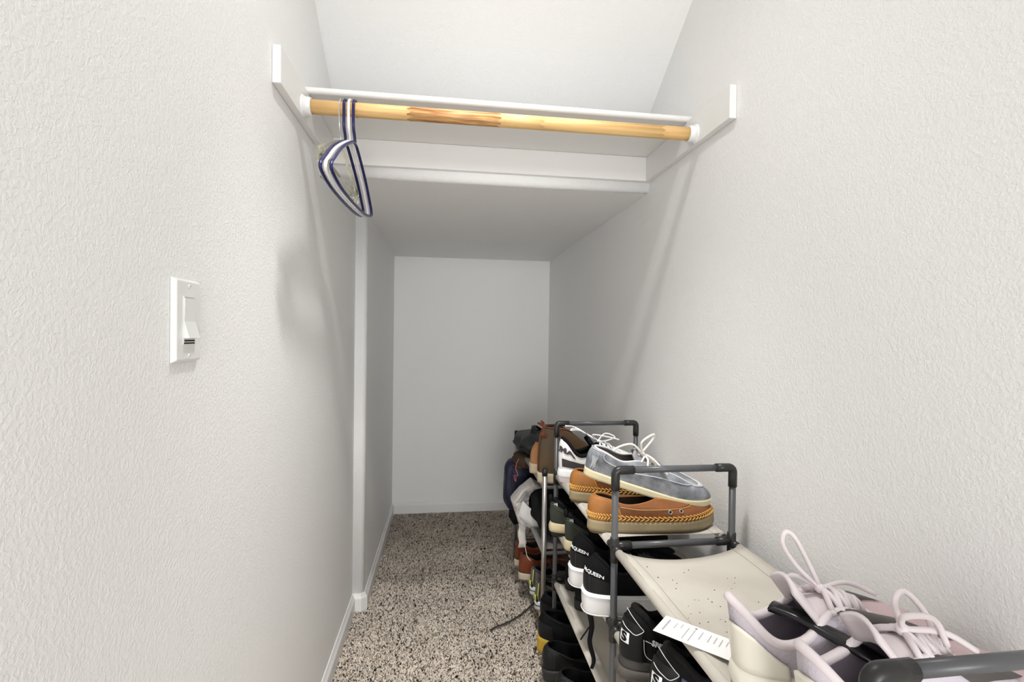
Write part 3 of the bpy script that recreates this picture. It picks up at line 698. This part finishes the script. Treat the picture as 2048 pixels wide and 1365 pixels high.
mk('tongue_label', *sheet(np.array([[s.throat(.56, v, .030+.0)+np.array((-.020, 0, .0)) for v in (-.25, .25)], [s.throat(.56, v, .042)+np.array((-.028, 0, 0)) for v in (-.25, .25)]]), .001), mat('grey_print', (.45, .45, .45), .7), s.root, False)

# --- dark olive running shoes, second shelf
def olive_runner(loc, label, mir):
    s = Shoe('running_shoe', label, 'dark olive running shoes on the second shelf', loc, .0, L=.295, zf=[(0, .040), (.4, .033), (1, .026)], xh=.010, xt=.185, gE=[(0, .024), (.2, .034), (.5, .032), (1, .016)],
             zE=[(0, .108), (.08, .102), (.25, .082), (.45, .086), (.62, .098), (1, .072)], bulge=.004, mir=mir)
    s.sole([('outsole', 0, .40, -.002, .003, mat('black_rubber_tread', (.018, .018, .017), .75)), ('midsole', .36, 1.04, .005, .002, FOAM, .003)])
    s.upper(BLK, BLK, insole=BLK); s.collar(BLK, .006, thr=.002)
    s.grid('heel_counter', OLIVE, -.13, .13, .03, lambda t: .80-2.2*abs(t), .0014, 36, 8)
    for q in (.0, .09): s.line('heel_line', OLIVE_T, [(-.15, .42+q), (-.09, .50+q), (-.035, .64+q), (0, .57+q), (.035, .64+q), (.09, .50+q), (.15, .42+q)], .0011, .0022)
    for k, (h0, h1) in enumerate(((.0, .35), (.0, .65), (.0, 1.0))):
        a = .050+.0105*k; mk('logo_bar', s.surf(np.array([a, a+.0075, a+.0015, a-.0035]), np.array([.66, .64, .69+.11*h1, .71+.11*h1]), .0030), [(0, 1, 2, 3)], WH_PRINT, s.root, False)
    V, Fc = sphere((-.002, 0, .114), .010, 10, 7, (.6, 1, 1.2)); mk('pull_tab', V, Fc, BLK, s.root)
    s.tongue(BLK, .56, .03, .010); s.laces(BLK, 5, .0024, .60, .92)
olive_runner((.332, 1.486, T2Z), 'dark olive running shoe with cream heel foam next to the far rack post', 1)
olive_runner((.346, 1.352, T2Z), 'dark olive running shoe with cream heel foam beside the black suede sneaker', -1)

# --- black sneakers with thick white soles
def black_cup(loc, label, mir, yaw=0):
    s = Shoe('sneaker', label, 'black sneakers with thick white soles', loc, yaw, L=.300, gB=[(0, .043), (.25, .042), (.5, .044), (.70, .053), (.88, .054), (1, .048)], pB=.66, zf=[(0, .046), (.4, .042), (1, .038)], spring=.004, xh=.024, xt=.185, gE=[(0, .020), (.2, .034), (.5, .033), (1, .016)],
             zE=[(0, .122), (.06, .115), (.24, .092), (.45, .094), (.62, .110), (1, .082)], bulge=.004, mir=mir)
    s.sole([('cup_sole', 0, 1.06, .003, .005, WSOLE, .0015)])
    T = np.arange(80)/80
    for f, r_ in ((.08, .0011), (.93, .0013)):
        P, u, th = s.Bt(T, .0058); P[:, 2] = s.sp(u)+s.zf(u)*f; tube_obj('sole_welt', P, r_, WSOLE, s.root, 6, True)
    s.upper(BLK_S, BLK, insole=mat('grey_insole', (.10, .10, .10), .8)); s.collar(BLK_S, .0045, thr=.002)
    s.grid('heel_patch', BLK_L, -.13, .13, .02, .36, .0012, 36, 6); s.line('seam', BLK_M, [(.05, .03), (.05, .35)], .0006, .0018)
    s.grid('toe_cap', mat('taupe_toe', (.30, .255, .235), .7), .42, .58, .10, .55, .0012, 24, 6)
    s.letters('McQUEEN', WH_PRINT, .054, .44, .0105, .0002, off=.0022, spacing=.95); s.letters('er', WH_PRINT, .010, .45, .0085, .0002, off=.0022)
    s.tongue(BLK_S, .56, .030, .010); s.laces(BLK, 6, .0032, .58, .92)
    return s
sA = black_cup((.318, 1.186, T2Z), 'black suede sneaker with thick white sole beside the olive running shoe', -1)
lace = [(.030, -.060, -.004), (.028, -.062, -.030), (.034, -.066, -.070), (.030, -.064, -.110), (.040, -.066, -.150), (.036, -.064, -.172)]
tube_obj('hanging_lace', bez(lace, 6), np.linspace(.0075, .0045, 31), BLK, sA.root, 8, squash=(1, .7))
tube_obj('lace_end', bez([(.030, -.066, -.070), (.016, -.072, -.082), (.006, -.070, -.098)], 5), .0018, BLK, sA.root, 6)
sB = black_cup((.318, 1.068, T2Z), 'black suede sneaker with thick white sole behind the middle rack post', 1)
P = np.array([(.10+.0, 0, 0)])
V, Fc = text_tris('Alexander McQueen', .013, .0002); c0 = .13
Vm = []
for x, y in V:
    xx = c0+.045+x; u_ = xx/s.L; t_ = math.acos(1-2*u_)/(2*PI); Pp, _, _ = sB.Bt(np.array([t_]), .0075); Vm.append((Pp[0][0], Pp[0][1], .021+y))
mk('sole_lettering', Vm, Fc, WSOLE, sB.root, False)

# --- black trail shoes, second shelf near section
def trail(loc, label, mir, word, big=False):
    s = Shoe('trail_shoe', label, 'black trail running shoes on the second shelf', loc, .0, L=.295, gB=[(0, .038), (.25, .037), (.5, .040), (.70, .050), (.88, .052), (1, .046)], zf=[(0, .042), (.4, .036), (1, .028)], xh=.024, xt=.185, gE=[(0, .020), (.2, .034), (.5, .032), (1, .016)],
             zE=[(0, .128), (.06, .121), (.24, .094), (.45, .096), (.62, .110), (1, .078)], bulge=.004, mir=mir)
    s.sole([('outsole', 0, .30, -.006, -.001, mat('black_rubber_tread', (0, 0, 0))), ('midsole', .28, .72, .007, .009, TREAD, .004), ('sole_wrap', .70, 1.10, .004, .001, mat('dark_grey_rubber', (.055, .050, .047), .5))])
    s.upper(BLK, BLK, insole=BLK); s.collar(mat('black_ribbed_knit', (.013, .0125, .0125), .9, spec=.15, bump=('wave', 260, .5, .001)), .0065, thr=.002)
    s.grid('heel_panel', mat('black_glossy_panel', (.009, .009, .0095), .42, spec=.25), -.10, .10, .04, .62, .0014, 30, 8)
    s.grid('side_panel', BLK_L, .115, .32, .05, .50, .0016, 30, 6)
    s.line('reflective_line', WH_PRINT, [(-.10, .66), (-.05, .74), (0, .78), (.05, .72), (.090, .62), (.102, .57), (.080, .44), (.050, .46), (0, .52)], .00055, .0022, 80)
    s.line('reflective_line', WH_PRINT, [(.105, .42), (.112, .16), (.150, .08), (.20, .07)], .0005, .0022); s.line('reflective_line', WH_PRINT, [(.11, .42), (.19, .42), (.30, .44)], .0005, .0022)
    # square emblem with the letter S
    t0, r0 = .028, .335; c = s.surf(np.array(t0), np.array(r0)); jt = np.linalg.norm(s.surf(np.array(t0+.005), np.array(r0))-c)/.005; jr = np.linalg.norm(s.surf(np.array(t0), np.array(r0+.02))-c)/.02
    h = .0082; q = [(-h, -h*1.15), (h, -h*1.15), (h, h*1.15), (-h, h*1.15)]; G = np.array([[s.surf(np.array(t0+(x0*h)/jt), np.array(r0+(y0*h*1.15)/jr), .0026) for y0 in (-1, 0, 1)] for x0 in (-1, -.5, 0, .5, 1)])
    b_ = mk('emblem', G.reshape(-1, 3), [(i*3+j, (i+1)*3+j, (i+1)*3+j+1, i*3+j+1) for i in range(4) for j in range(2)], WH_PRINT, s.root, False)
    s.letters('S', BLK, t0, r0, .0205, .0010, off=.0034, name='emblem_letter')
    if not big: s.letters(word, WH_PRINT, .150, .45, .0120, .0006, .25, off=.0034, spacing=1.1)
    else:
        s.grid('side_label', mat('dark_violet_label', (.06, .05, .10), .6), .110, .235, .30, .58, .0024, 20, 6); s.letters(word, WH_PRINT, .170, .44, .026, .0016, .18, off=.0036)
    s.tongue(BLK, .56, .034, .010); s.laces(BLK, 5, .0022, .60, .92)
trail((.320, .842, T2Z), 'black trail running shoe with S emblem on its heel, nearer the middle post', 1, 'SPEED')
trail((.328, .728, T2Z), 'black trail running shoe with S emblem and large white side letters, nearest the frame edge', -1, 'ST', True)

# --- lilac running shoes on the near top shelf
def lilac(loc, label, mir, yaw):
    s = Shoe('running_shoe', label, 'lilac running shoes on the top shelf', loc, yaw, -.045, pv=.82, ph=1.15, L=.285, gB=[(0, .040), (.25, .038), (.5, .038), (.70, .046), (.88, .047), (1, .040)], zf=[(0, .036), (.4, .030), (1, .022)], xh=-.010, xt=.180, gE=[(0, .014), (.12, .028), (.35, .035), (.6, .028), (1, .015)],
             zE=[(0, .122), (.05, .112), (.20, .080), (.40, .080), (.60, .106), (1, .084)], bulge=.005, mir=mir)
    s.sole([('outsole', 0, .22, .000, .002, mat('brown_rubber', (.16, .09, .07), .7)), ('midsole', .18, 1.05, .005, .004, MIDCREAM, .004)])
    s.upper(LILAC, mat('lilac_lining', (.36, .31, .36), .85), insole=mat('mauve_insole', (.24, .17, .20), .85)); s.collar(LILAC_P, .0058, thr=.004)
    s.grid('heel_clip', MIDCREAM, -.085, .135, .0, lambda t: .42-.04*(abs(t-.03)/.05)**2 if abs(t-.03) < .05 else .38-(abs(t-.03)-.05)*3.6, .0030, 40, 8, th=.003)
    s.grid('toe_knit', PINKKNIT, .37, .63, .04, .985, .0012, 44, 10)
    s.grid('lace_cage', CAGE, .285, .395, .50, .97, .0022, 24, 8); s.grid('lace_cage', CAGE, .605, .715, .50, .97, .0022, 24, 8)
    s.tongue(LILAC_P, .55, .050, .012); s.laces(LILAC_P, 5, .0036, .62, .92, True, .013)
    return s
s1 = lilac((.376, .578, TOPZ-.006), 'lilac knit running shoe with a tall lace loop, beside the paper card', 1, -.07)
s1.bow(LILAC_P, .64, .0030, [[(0, 0, 0), (-.020, .012, .022), (-.036, .018, .050), (-.032, .020, .066), (-.022, .018, .062), (-.012, .012, .040), (0, 0, .003)], [(0, 0, 0), (-.02, .020, .008), (-.03, .034, -.006)], [(0, 0, 0), (.05, .020, -.006), (.10, .030, -.030)]], lift=.016)
mk('size_print', *sheet(np.array([[(.088, -.012, .098), (.088, .014, .098)], [(.080, -.010, .112), (.080, .014, .112)]]), .001), mat('tongue_print', (.10, .09, .10), .8), s1.root, False)
s2 = lilac((.396, .478, TOPZ-.006), 'lilac knit running shoe behind the near rack handle', -1, .03)
s2.bow(LILAC_P, .66, .0034, [[(0, 0, 0), (.004, .012, .024), (.024, .018, .030), (.036, .004, .010), (.030, -.012, -.012)], [(0, 0, 0), (-.008, -.010, .020), (.018, -.020, .020), (.030, -.024, -.008)], [(0, 0, 0), (.03, -.02, .004), (.06, -.03, -.014)]], lift=.016)
# black plastic shoe-shaper strip lying across the two lilac shoes
sp_ = bez([(.430, .592, .7925), (.447, .566, .7935), (.463, .536, .790), (.479, .512, .785), (.500, .492, .774), (.515, .478, .762)], 6)
G = np.array([[p+np.array((.0110, .0070, 0))*w_+np.array((0, 0, -.004*w_*w_)) for w_ in (-1, -.5, 0, .5, 1)] for p in sp_])
tag(mk('shoe_stretcher', *sheet(G, .005), mat('glossy_black_plastic', (.010, .010, .011), .18)), 'glossy black plastic strip lying across the lilac running shoes', 'shoe stretcher')

# --- paper care card under the lilac shoe (print only hinted: it cannot be read)
cz = TOPZ+.0035
card = empty('paper_card', (.372, .676, cz), (-.02, .03, 0), 'white printed paper card lying by the lilac running shoe', 'card')
ex = np.array((.039, .038, 0)); ex /= np.linalg.norm(ex); ey = np.array((.026, -.106, 0)); ey -= ex*(ex@ey); ey /= np.linalg.norm(ey)
def cp(a, b, z=0.0): return tuple(ex*a+ey*b+np.array((0, 0, z)))
mk('card_sheet', *sheet(np.array([[cp(-.027, -.056), cp(-.027, .060)], [cp(.027, -.056), cp(.027, .060)]]), .0006), mat('white_card', (.88, .87, .86), .6), card, False)
def dash(b, a0, a1, m, h=.0011): return [cp(a0, b-h, .0006), cp(a1, b-h, .0006), cp(a1, b+h, .0006), cp(a0, b+h, .0006)], [(0, 1, 2, 3)]
rows = [(-.046, -.016, .018, 1.7), (-.034, .000, .016, .9), (-.026, .006, .020, .8), (-.016, -.020, .016, .8), (-.007, -.020, .016, .8), (.004, -.006, .018, .8), (.016, -.004, .017, .8), (.024, -.002, .017, .8), (.032, -.004, .017, .8), (.040, .002, .017, .8)]
for b, a0, a1, h in rows:
    parts = []; a = a0; k = 0
    while a < a1:
        ln = .0012+.0022*((k*37+int(b*9000)) % 5)/5; parts.append(dash(b, a, min(a+ln, a1), None, .0008*h)); a += ln+.0007; k += 1
    mk('print_row', *join(*parts), mat('grey_card_ink', (.42, .40, .40), .8), card, False)
mk('print_mark', *dash(-.007, .0185, .0215, None, .0016), mat('red_card_ink', (.35, .06, .06), .8), card, False)

# --- crumbs on the empty part of the near shelf
parts = []
for k in range(34):
    x = .39+.17*random.random(); y = .70+.24*random.random(); ss = (x-RX0)/(RX1-RX0); v_ = (y-.406)/(.568)
    z = TOPZ+.0022-.013*(1+.5*(2*v_-1)**2)*(4*ss*(1-ss))**.8+.0012*math.sin(17*v_+5*ss); a = random.random()*PI; ln = .0006+.0022*random.random()**2
    parts.append(tube([(x, y, z), (x+ln*math.cos(a), y+ln*math.sin(a), z+.0004)], .0006+.0003*random.random(), 5))
tag(mk('crumbs', *join(*parts), mat('dirt_crumb', (.10, .065, .035), .9)), 'dark dirt crumbs scattered on the empty fabric shelf', 'dirt', kind='stuff')

# --- bottom shelf: black ankle boots on mustard soles and black loafers
def dark_boot(loc, label, mir):
    s = Shoe('slip_on_shoe', label, 'black slip-on shoes on the bottom shelf', loc, 0, L=.29, gB=[(0, .040), (.25, .040), (.45, .041), (.68, .050), (.85, .052), (1, .046)], zf=[(0, .046), (.10, .040), (.25, .026), (1, .024)], xh=.016, xt=.165, gE=[(0, .034), (.4, .040), (1, .024)], zE=[(0, .116), (.2, .104), (.5, .092), (.8, .092), (1, .086)], bulge=.004, mir=mir)
    s.sole([('sole', 0, 1.04, .005, .004, YSOLE)]); s.upper(BLK_S, BLK, insole=BLK); s.collar(BLK, .0045, thr=.003); s.grid('heel_panel', BLK_L, -.12, .12, .03, .5, .0012, 24, 6)
dark_boot((.332, 1.622, T4Z), 'black slip-on shoe on a mustard sole beside the grey and neon sneaker', 1)
dark_boot((.304, 1.512, T4Z), 'black slip-on shoe on a mustard sole next to the black loafer', -1)
def loafer(loc, label, mir):
    s = Shoe('loafer', label, 'black leather loafers on the bottom shelf', loc, 0, L=.30, gB=[(0, .037), (.25, .036), (.5, .038), (.7, .048), (.88, .047), (1, .038)], zf=[(0, .032), (.25, .030), (.4, .012), (1, .012)], xh=.012, xt=.150, gE=[(0, .030), (.4, .037), (.8, .032), (1, .026)],
             zE=[(0, .094), (.2, .086), (.5, .070), (.8, .068), (1, .074)], bulge=.005, mir=mir)
    s.sole([('heel_and_sole', 0, 1.0, .001, .0035, mat('black_leather_sole', (.020, .020, .021), .5))]); s.upper(BLK_L, BLK, insole=mat('tan_footbed', (.42, .27, .13), .6) if mir < 0 else BLK); s.collar(BLK_L, .0022)
    s.line('seam', BLK_M, [(.10, .05), (.105, .5), (.10, .95)], .0007, .001); s.grid('strap', BLK_L, .33, .67, .62, .80, .002, 40, 5)
loafer((.292, 1.384, T4Z), 'black leather loafer next to the black slip-on shoes', 1)
loafer((.304, 1.264, T4Z), 'black leather loafer nearest the bottom edge of the picture', -1)

# --- third shelf: black low shoes deep in the shade
def plain_black(loc, label, mir):
    s = Shoe('low_shoe', label, 'black low shoes on the third shelf', loc, 0, L=.27, zf=[(0, .026), (.4, .020), (1, .018)], zE=[(0, .082), (.15, .078), (.4, .066), (.6, .078), (1, .062)])
    s.sole([('sole', 0, 1.04, .002, .003, mat('black_rubber_tread', (0, 0, 0)))]); s.upper(BLK, BLK, insole=BLK); s.collar(BLK, .004); s.tongue(BLK, .58, .02, .008); s.laces(mat('grey_lace', (.30, .30, .30), .8), 4, .002, .64, .92)
plain_black((.385, 1.500, TIERS[2]+TR), 'black low shoe on the third shelf under the olive running shoe by the far post', 1)
plain_black((.385, 1.385, TIERS[2]+TR), 'black low shoe on the third shelf under the olive running shoe nearer the white soles', -1)

# --- far steel rack
def work_boot(loc, label, mir, m, sole_m, hi=True, yaw=0):
    s = Shoe('moc_boot' if hi else 'chukka_shoe', label, None, loc, yaw, L=.30, gB=[(0, .040), (.25, .039), (.5, .041), (.7, .052), (.88, .053), (1, .047)], zf=[(0, .036), (.4, .032), (1, .028)], xh=.022, xt=.160, gE=[(0, .036), (.4, .042), (1, .026)],
             zE=[(0, .205), (.2, .205), (.5, .200), (.8, .165), (1, .098)] if hi else [(0, .115), (.2, .105), (.5, .100), (.8, .095), (1, .080)], bulge=.004, ph=1.5, mir=mir)
    s.sole([('wedge_sole', 0, 1.05, .003, .005, sole_m)]); s.upper(m, LIN_DK, insole=LIN_DK); s.collar(m, .0035)
    return s
sb = work_boot((.352, 1.805, ST[2]+.006), 'olive brown leather moc boot with red-brown laces on the steel rack', 1, BOOT_BR, mat('cream_wedge_sole', (.62, .52, .36), .6))
sb.stitches(LACE_R, .62, 10, 1.0, .0022, .06, -.10, .10); sb.grid('backstay', LACE_R, -.012, .012, .03, .98, .002, 10, 12, th=.002)
sb.line('collar_strap', LACE_R, [(-.25, .93), (-.1, .95), (0, .96), (.1, .95), (.3, .93)], .0026, .003)
c = np.array((.020, -.004, .205)); mk('lace_knot', *join(sphere(c, .008, 8, 6), tube(bez([c, c+np.array((-.018, -.008, .016)), c+np.array((-.022, .008, .012)), c], 6), .0028, 7), tube(bez([c, c+np.array((-.010, .012, .020)), c+np.array((.002, .022, .010)), c], 6), .0028, 7),
    tube(bez([c, c+np.array((-.008, -.010, -.03)), c+np.array((-.006, -.004, -.06))], 6), .0028, 7), tube(bez([c, c+np.array((-.006, .006, -.03)), c+np.array((-.004, .003, -.06))], 6), .0028, 7)), LACE_R, sb.root)
sb.line('collar_lip', LEA_TAN2, [(.10, 1.0), (.25, 1.0), (.4, 1.0)], .0016, .001)
work_boot((.345, 1.935, ST[2]+.006), 'light tan suede shoe behind the olive brown moc boot', -1, TANSUEDE, mat('cream_wedge_sole', (0, 0, 0)), False)
for i, (y, lb_) in enumerate(((2.060, 'chestnut leather shoe with cream sole, nearer the neon-trimmed sneakers'), (2.185, 'chestnut leather shoe with cream sole, nearer the far steel post'))):
    s = Shoe('leather_shoe', lb_, 'chestnut shoes on the lower steel shelf', (.325, y, ST[0]+.006), 0, L=.29, zf=[(0, .030), (.4, .024), (1, .022)], xh=.014, xt=.165, gE=[(0, .028), (.4, .034), (1, .018)], zE=[(0, .105), (.15, .096), (.4, .082), (.62, .090), (1, .072)], mir=1-2*i)
    s.sole([('sole', 0, 1.0, .003, .004, mat('cream_leather_sole', (.66, .57, .42), .6)), ('welt', .98, 1.12, .0035, .002, mat('dark_welt', (.05, .03, .022), .7))]); s.upper(OXB, LIN_DK, insole=LIN_DK); s.collar(OXB, .003); s.grid('pull_loop', OXB, -.02, .02, .85, 1.0, .004, 8, 5, th=.003); s.laces(LIN_DK, 4, .002, .66, .92)
for i, (y, lb_) in enumerate(((1.935, 'grey sneaker with neon yellow trim and white sole beside the chestnut shoe'), (1.826, 'grey sneaker with neon yellow trim and white sole by the near steel post'))):
    s = Shoe('sneaker', lb_, 'grey and neon sneakers on the lower steel shelf', (.352, y, ST[0]+.006), 0, L=.28, zf=[(0, .030), (.4, .026), (1, .022)], zE=[(0, .100), (.15, .092), (.4, .078), (.6, .094), (1, .070)], mir=1-2*i)
    s.sole([('sole', 0, 1.05, .003, .004, WSOLE)]); s.upper(GREYK, BLK, insole=BLK); s.collar(BLK_M, .0055, thr=.002)
    P_, u_, th_ = s.Bt(np.linspace(-.3, .3, 60), .0048); P_[:, 2] = .017; tube_obj('sole_stripe', P_, .0013, BLK, s.root, 6)
    s.line('trim', NEON, [(.05, .10), (.055, .55), (.040, .92)], .0022, .001); s.line('trim', BLK, [(.068, .10), (.072, .55), (.058, .92)], .0014, .001); s.line('trim', NEON, [(-.05, .10), (-.055, .55), (-.040, .92)], .0022, .001)
    mk('heel_tab', *sheet(np.array([[s.surf(np.array(t), np.array(r_), .003) for r_ in (0, .22)] for t in (-.035, 0, .035)]), .003), NEON, s.root); mk('heel_tab', *sheet(np.array([[s.surf(np.array(t), np.array(r_), .003) for r_ in (0, .22)] for t in (.037, .052)]), .003), BLK, s.root)
    s.tongue(BLK_M, .56, .03, .010); s.laces(BLK, 5, .0022, .60, .92)

# --- bags and garments hung or piled on the steel rack
def blob_bag(name, label, cat, loc, size, m, seed, amp=.10, sq=.65, rot=0, nu=40, nv=26, folds=5):
    g = np.random.default_rng(seed); ph_ = g.uniform(0, 6.28, 12); V, Fc = [], []
    for i in range(nv+1):
        a = PI*i/nv; sa, ca = math.sin(a), math.cos(a)
        for j in range(nu):
            b = 2*PI*j/nu; x = np.sign(math.cos(b))*abs(math.cos(b))**sq*sa**sq; y = np.sign(math.sin(b))*abs(math.sin(b))**sq*sa**sq; z = np.sign(ca)*abs(ca)**sq
            d = 1+amp*(math.sin(folds*b+ph_[0]+2.2*z)+.6*math.sin((folds+4)*b+ph_[1]-3*z)*sa+.5*math.sin(7*z+ph_[2]+2*b))*sa
            V.append((size[0]*x*d, size[1]*y*d, size[2]*z*(1+amp*.5*math.sin(3*b+ph_[3]))))
    for i in range(nv):
        for j in range(nu): Fc.append((i*nu+j, (i+1)*nu+j, (i+1)*nu+(j+1) % nu, i*nu+(j+1) % nu))
    root = empty(name, loc, (0, 0, rot), label, cat); mk('body', V, Fc, m, root); return root
BLKG = mat('dark_green_black_nylon', (.018, .021, .018), .55); NAVYB = mat('navy_bag_nylon', (.006, .009, .032), .5, var=(60, (.018, .015, .050), .5, .72))
bb = blob_bag('duffel_bag', 'crumpled black nylon bag on top of the steel rack behind the boots', 'bag', (.455, 2.250, .648), (.115, .135, .048), BLKG, 3, .10)
tube_obj('bag_handle', bez([(-.06, -.05, .03), (-.045, -.02, .064), (-.03, .03, .068), (.02, .06, .036)], 6), .008, BLKG, bb, 8, squash=(.5, 1.4)); tube_obj('bag_strap', bez([(-.11, -.03, -.02), (-.10, -.06, .0), (-.02, -.115, .02), (.05, -.11, .03)], 6), .006, BLKG, bb, 8)
bc = blob_bag('cap', 'dark brown felt cap over the edge of the steel rack', 'cap', (.372, 2.235, .572), (.052, .095, .032), mat('dark_brown_felt', (.055, .034, .016), .9), 5, .05, .8)
tube_obj('cap_brim', bez([(-.03, -.09, -.016), (-.055, -.03, -.022), (-.055, .03, -.022), (-.03, .09, -.016)], 6), .006, mat('dark_brown_felt', (0, 0, 0)), bc, 8)
bn_ = blob_bag('sling_bag', 'navy nylon bag hanging from the aisle side of the steel rack', 'bag', (.352, 2.260, .452), (.072, .060, .118), NAVYB, 8, .06, .55)
tube_obj('bag_strap', bez([(.0, -.08, .10), (.03, -.04, .135), (.045, .03, .135), (.01, .08, .10)], 6), .006, NAVYB, bn_, 8, squash=(.4, 1.5)); tube_obj('zip', bez([(-.030, .085, .08), (-.038, .095, .0), (-.034, .09, -.08)], 6), .0022, mat('violet_zip', (.07, .05, .14), .4), bn_, 6)
mk('zip_pull', *sphere((-.012, .138, .088), .009, 8, 6, (.5, 1.4, .6)), BLK, bn_)
tube_obj('pink_cord', bez([(-.02, -.10, .14), (-.030, -.085, .10), (-.024, -.11, .07), (-.036, -.075, .06), (-.036, -.13, .05), (-.026, -.06, .066)], 8), .0020, mat('pink_cord', (.50, .14, .20), .7), bn_, 6)
# open white drawstring bag: a soft sack whose mouth faces the aisle
CLOTH = mat('white_thin_cloth', (.62, .58, .55), .85, var=(18, (.72, .69, .66), .4, .7))
wb = empty('drawstring_bag', (.352, 2.010, .436), (0, 0, 0), 'open white cloth drawstring bag hanging in front of the navy bag', 'bag')
out_ = [(-.066, .018), (-.030, .066), (.020, .098), (.052, .080), (.076, .070), (.080, .000), (.074, -.062), (.045, -.088), (.000, -.086), (-.036, -.074), (-.050, -.030)]
in_c = [(.004, .020), (.014, .040), (.028, .048), (.040, .040), (.048, .016), (.053, -.010), (.052, -.030), (.036, -.044), (.020, -.046), (.010, -.028), (.004, -.004)]
poly = lambda P: np.array([np.array(P[i])*(1-k/4)+np.array(P[(i+1) % len(P)])*k/4 for i in range(len(P)) for k in range(4)])
o2 = poly(out_); in_ = poly(in_c)
n_ = len(o2); V = []
for q, (yy, wmix) in enumerate(((.075, .25), (.060, 0.0), (.020, -.06), (-.012, 0.0), (-.022, .12), (-.014, .40), (.004, .75), (.016, 1.0), (.050, .95))):
    for k in range(n_):
        p = o2[k]*(1-wmix)+in_[k]*wmix; V.append((p[0], yy+.006*math.sin(k*.9+q*.8), p[1]))
Fc = [(q*n_+k, q*n_+(k+1) % n_, (q+1)*n_+(k+1) % n_, (q+1)*n_+k) for q in range(8) for k in range(n_)] + [tuple(range(n_-1, -1, -1))]
mk('cloth_sack', V, Fc, CLOTH, wb, False); mk('mouth_shade', [(p[0]*1.02, .034, p[1]*1.02) for p in in_], [tuple(range(n_))], BLK, wb)  # black sheet across the mouth stands in for the shade inside
G = np.array([[(-.046+.030*k+.006*i, -.026-.004*math.sin(3*k), -.030-.012*k+.020*i-.026*math.sin(PI*k/4)) for i in range(4)] for k in range(5)]); mk('hem_fold', *sheet(G, .002), mat('pale_cloth_hem', (.74, .72, .70), .85), wb)
G = np.array([[(-.040+.010*j+.003*math.sin(i*2), -.004+.004*math.sin(i), -.070-.020*i) for j in range(4)] for i in range(6)]); mk('cloth_tail', *sheet(G, .002), CLOTH, wb)
tube_obj('drawstring', bez([(-.014, -.01, -.16), (-.004, -.01, -.205), (.010, -.012, -.225)], 6), .0014, LACE_PW, wb, 6)
blob_bag('garment_bundle', 'black cloth bundle stuffed on the middle shelf behind the white bag', 'bundle', (.460, 2.060, .440), (.105, .270, .078), BLK, 11, .07)
blob_bag('shoe_pouch', 'black soft pouch drooping below the navy bag', 'pouch', (.338, 2.270, .318), (.028, .055, .050), BLK, 12, .08)
# --- flat black lace on the carpet
cord = bez([(.185, 1.862, .013), (.205, 1.878, .015), (.255, 1.905, .014), (.315, 1.955, .013), (.365, 2.010, .014), (.405, 2.060, .014)], 8)
G = np.array([[p+np.array((.5, -.8, 0))*w_ for w_ in np.array((-1, 0, 1))*(.0045 if i < 16 else .003)] for i, p in enumerate(cord)])
tag(mk('strap', *sheet(G, .002), mat('dark_brown_strap', (.045, .038, .032), .6)), 'thin dark strap lying curved on the carpet beside the steel rack', 'strap')
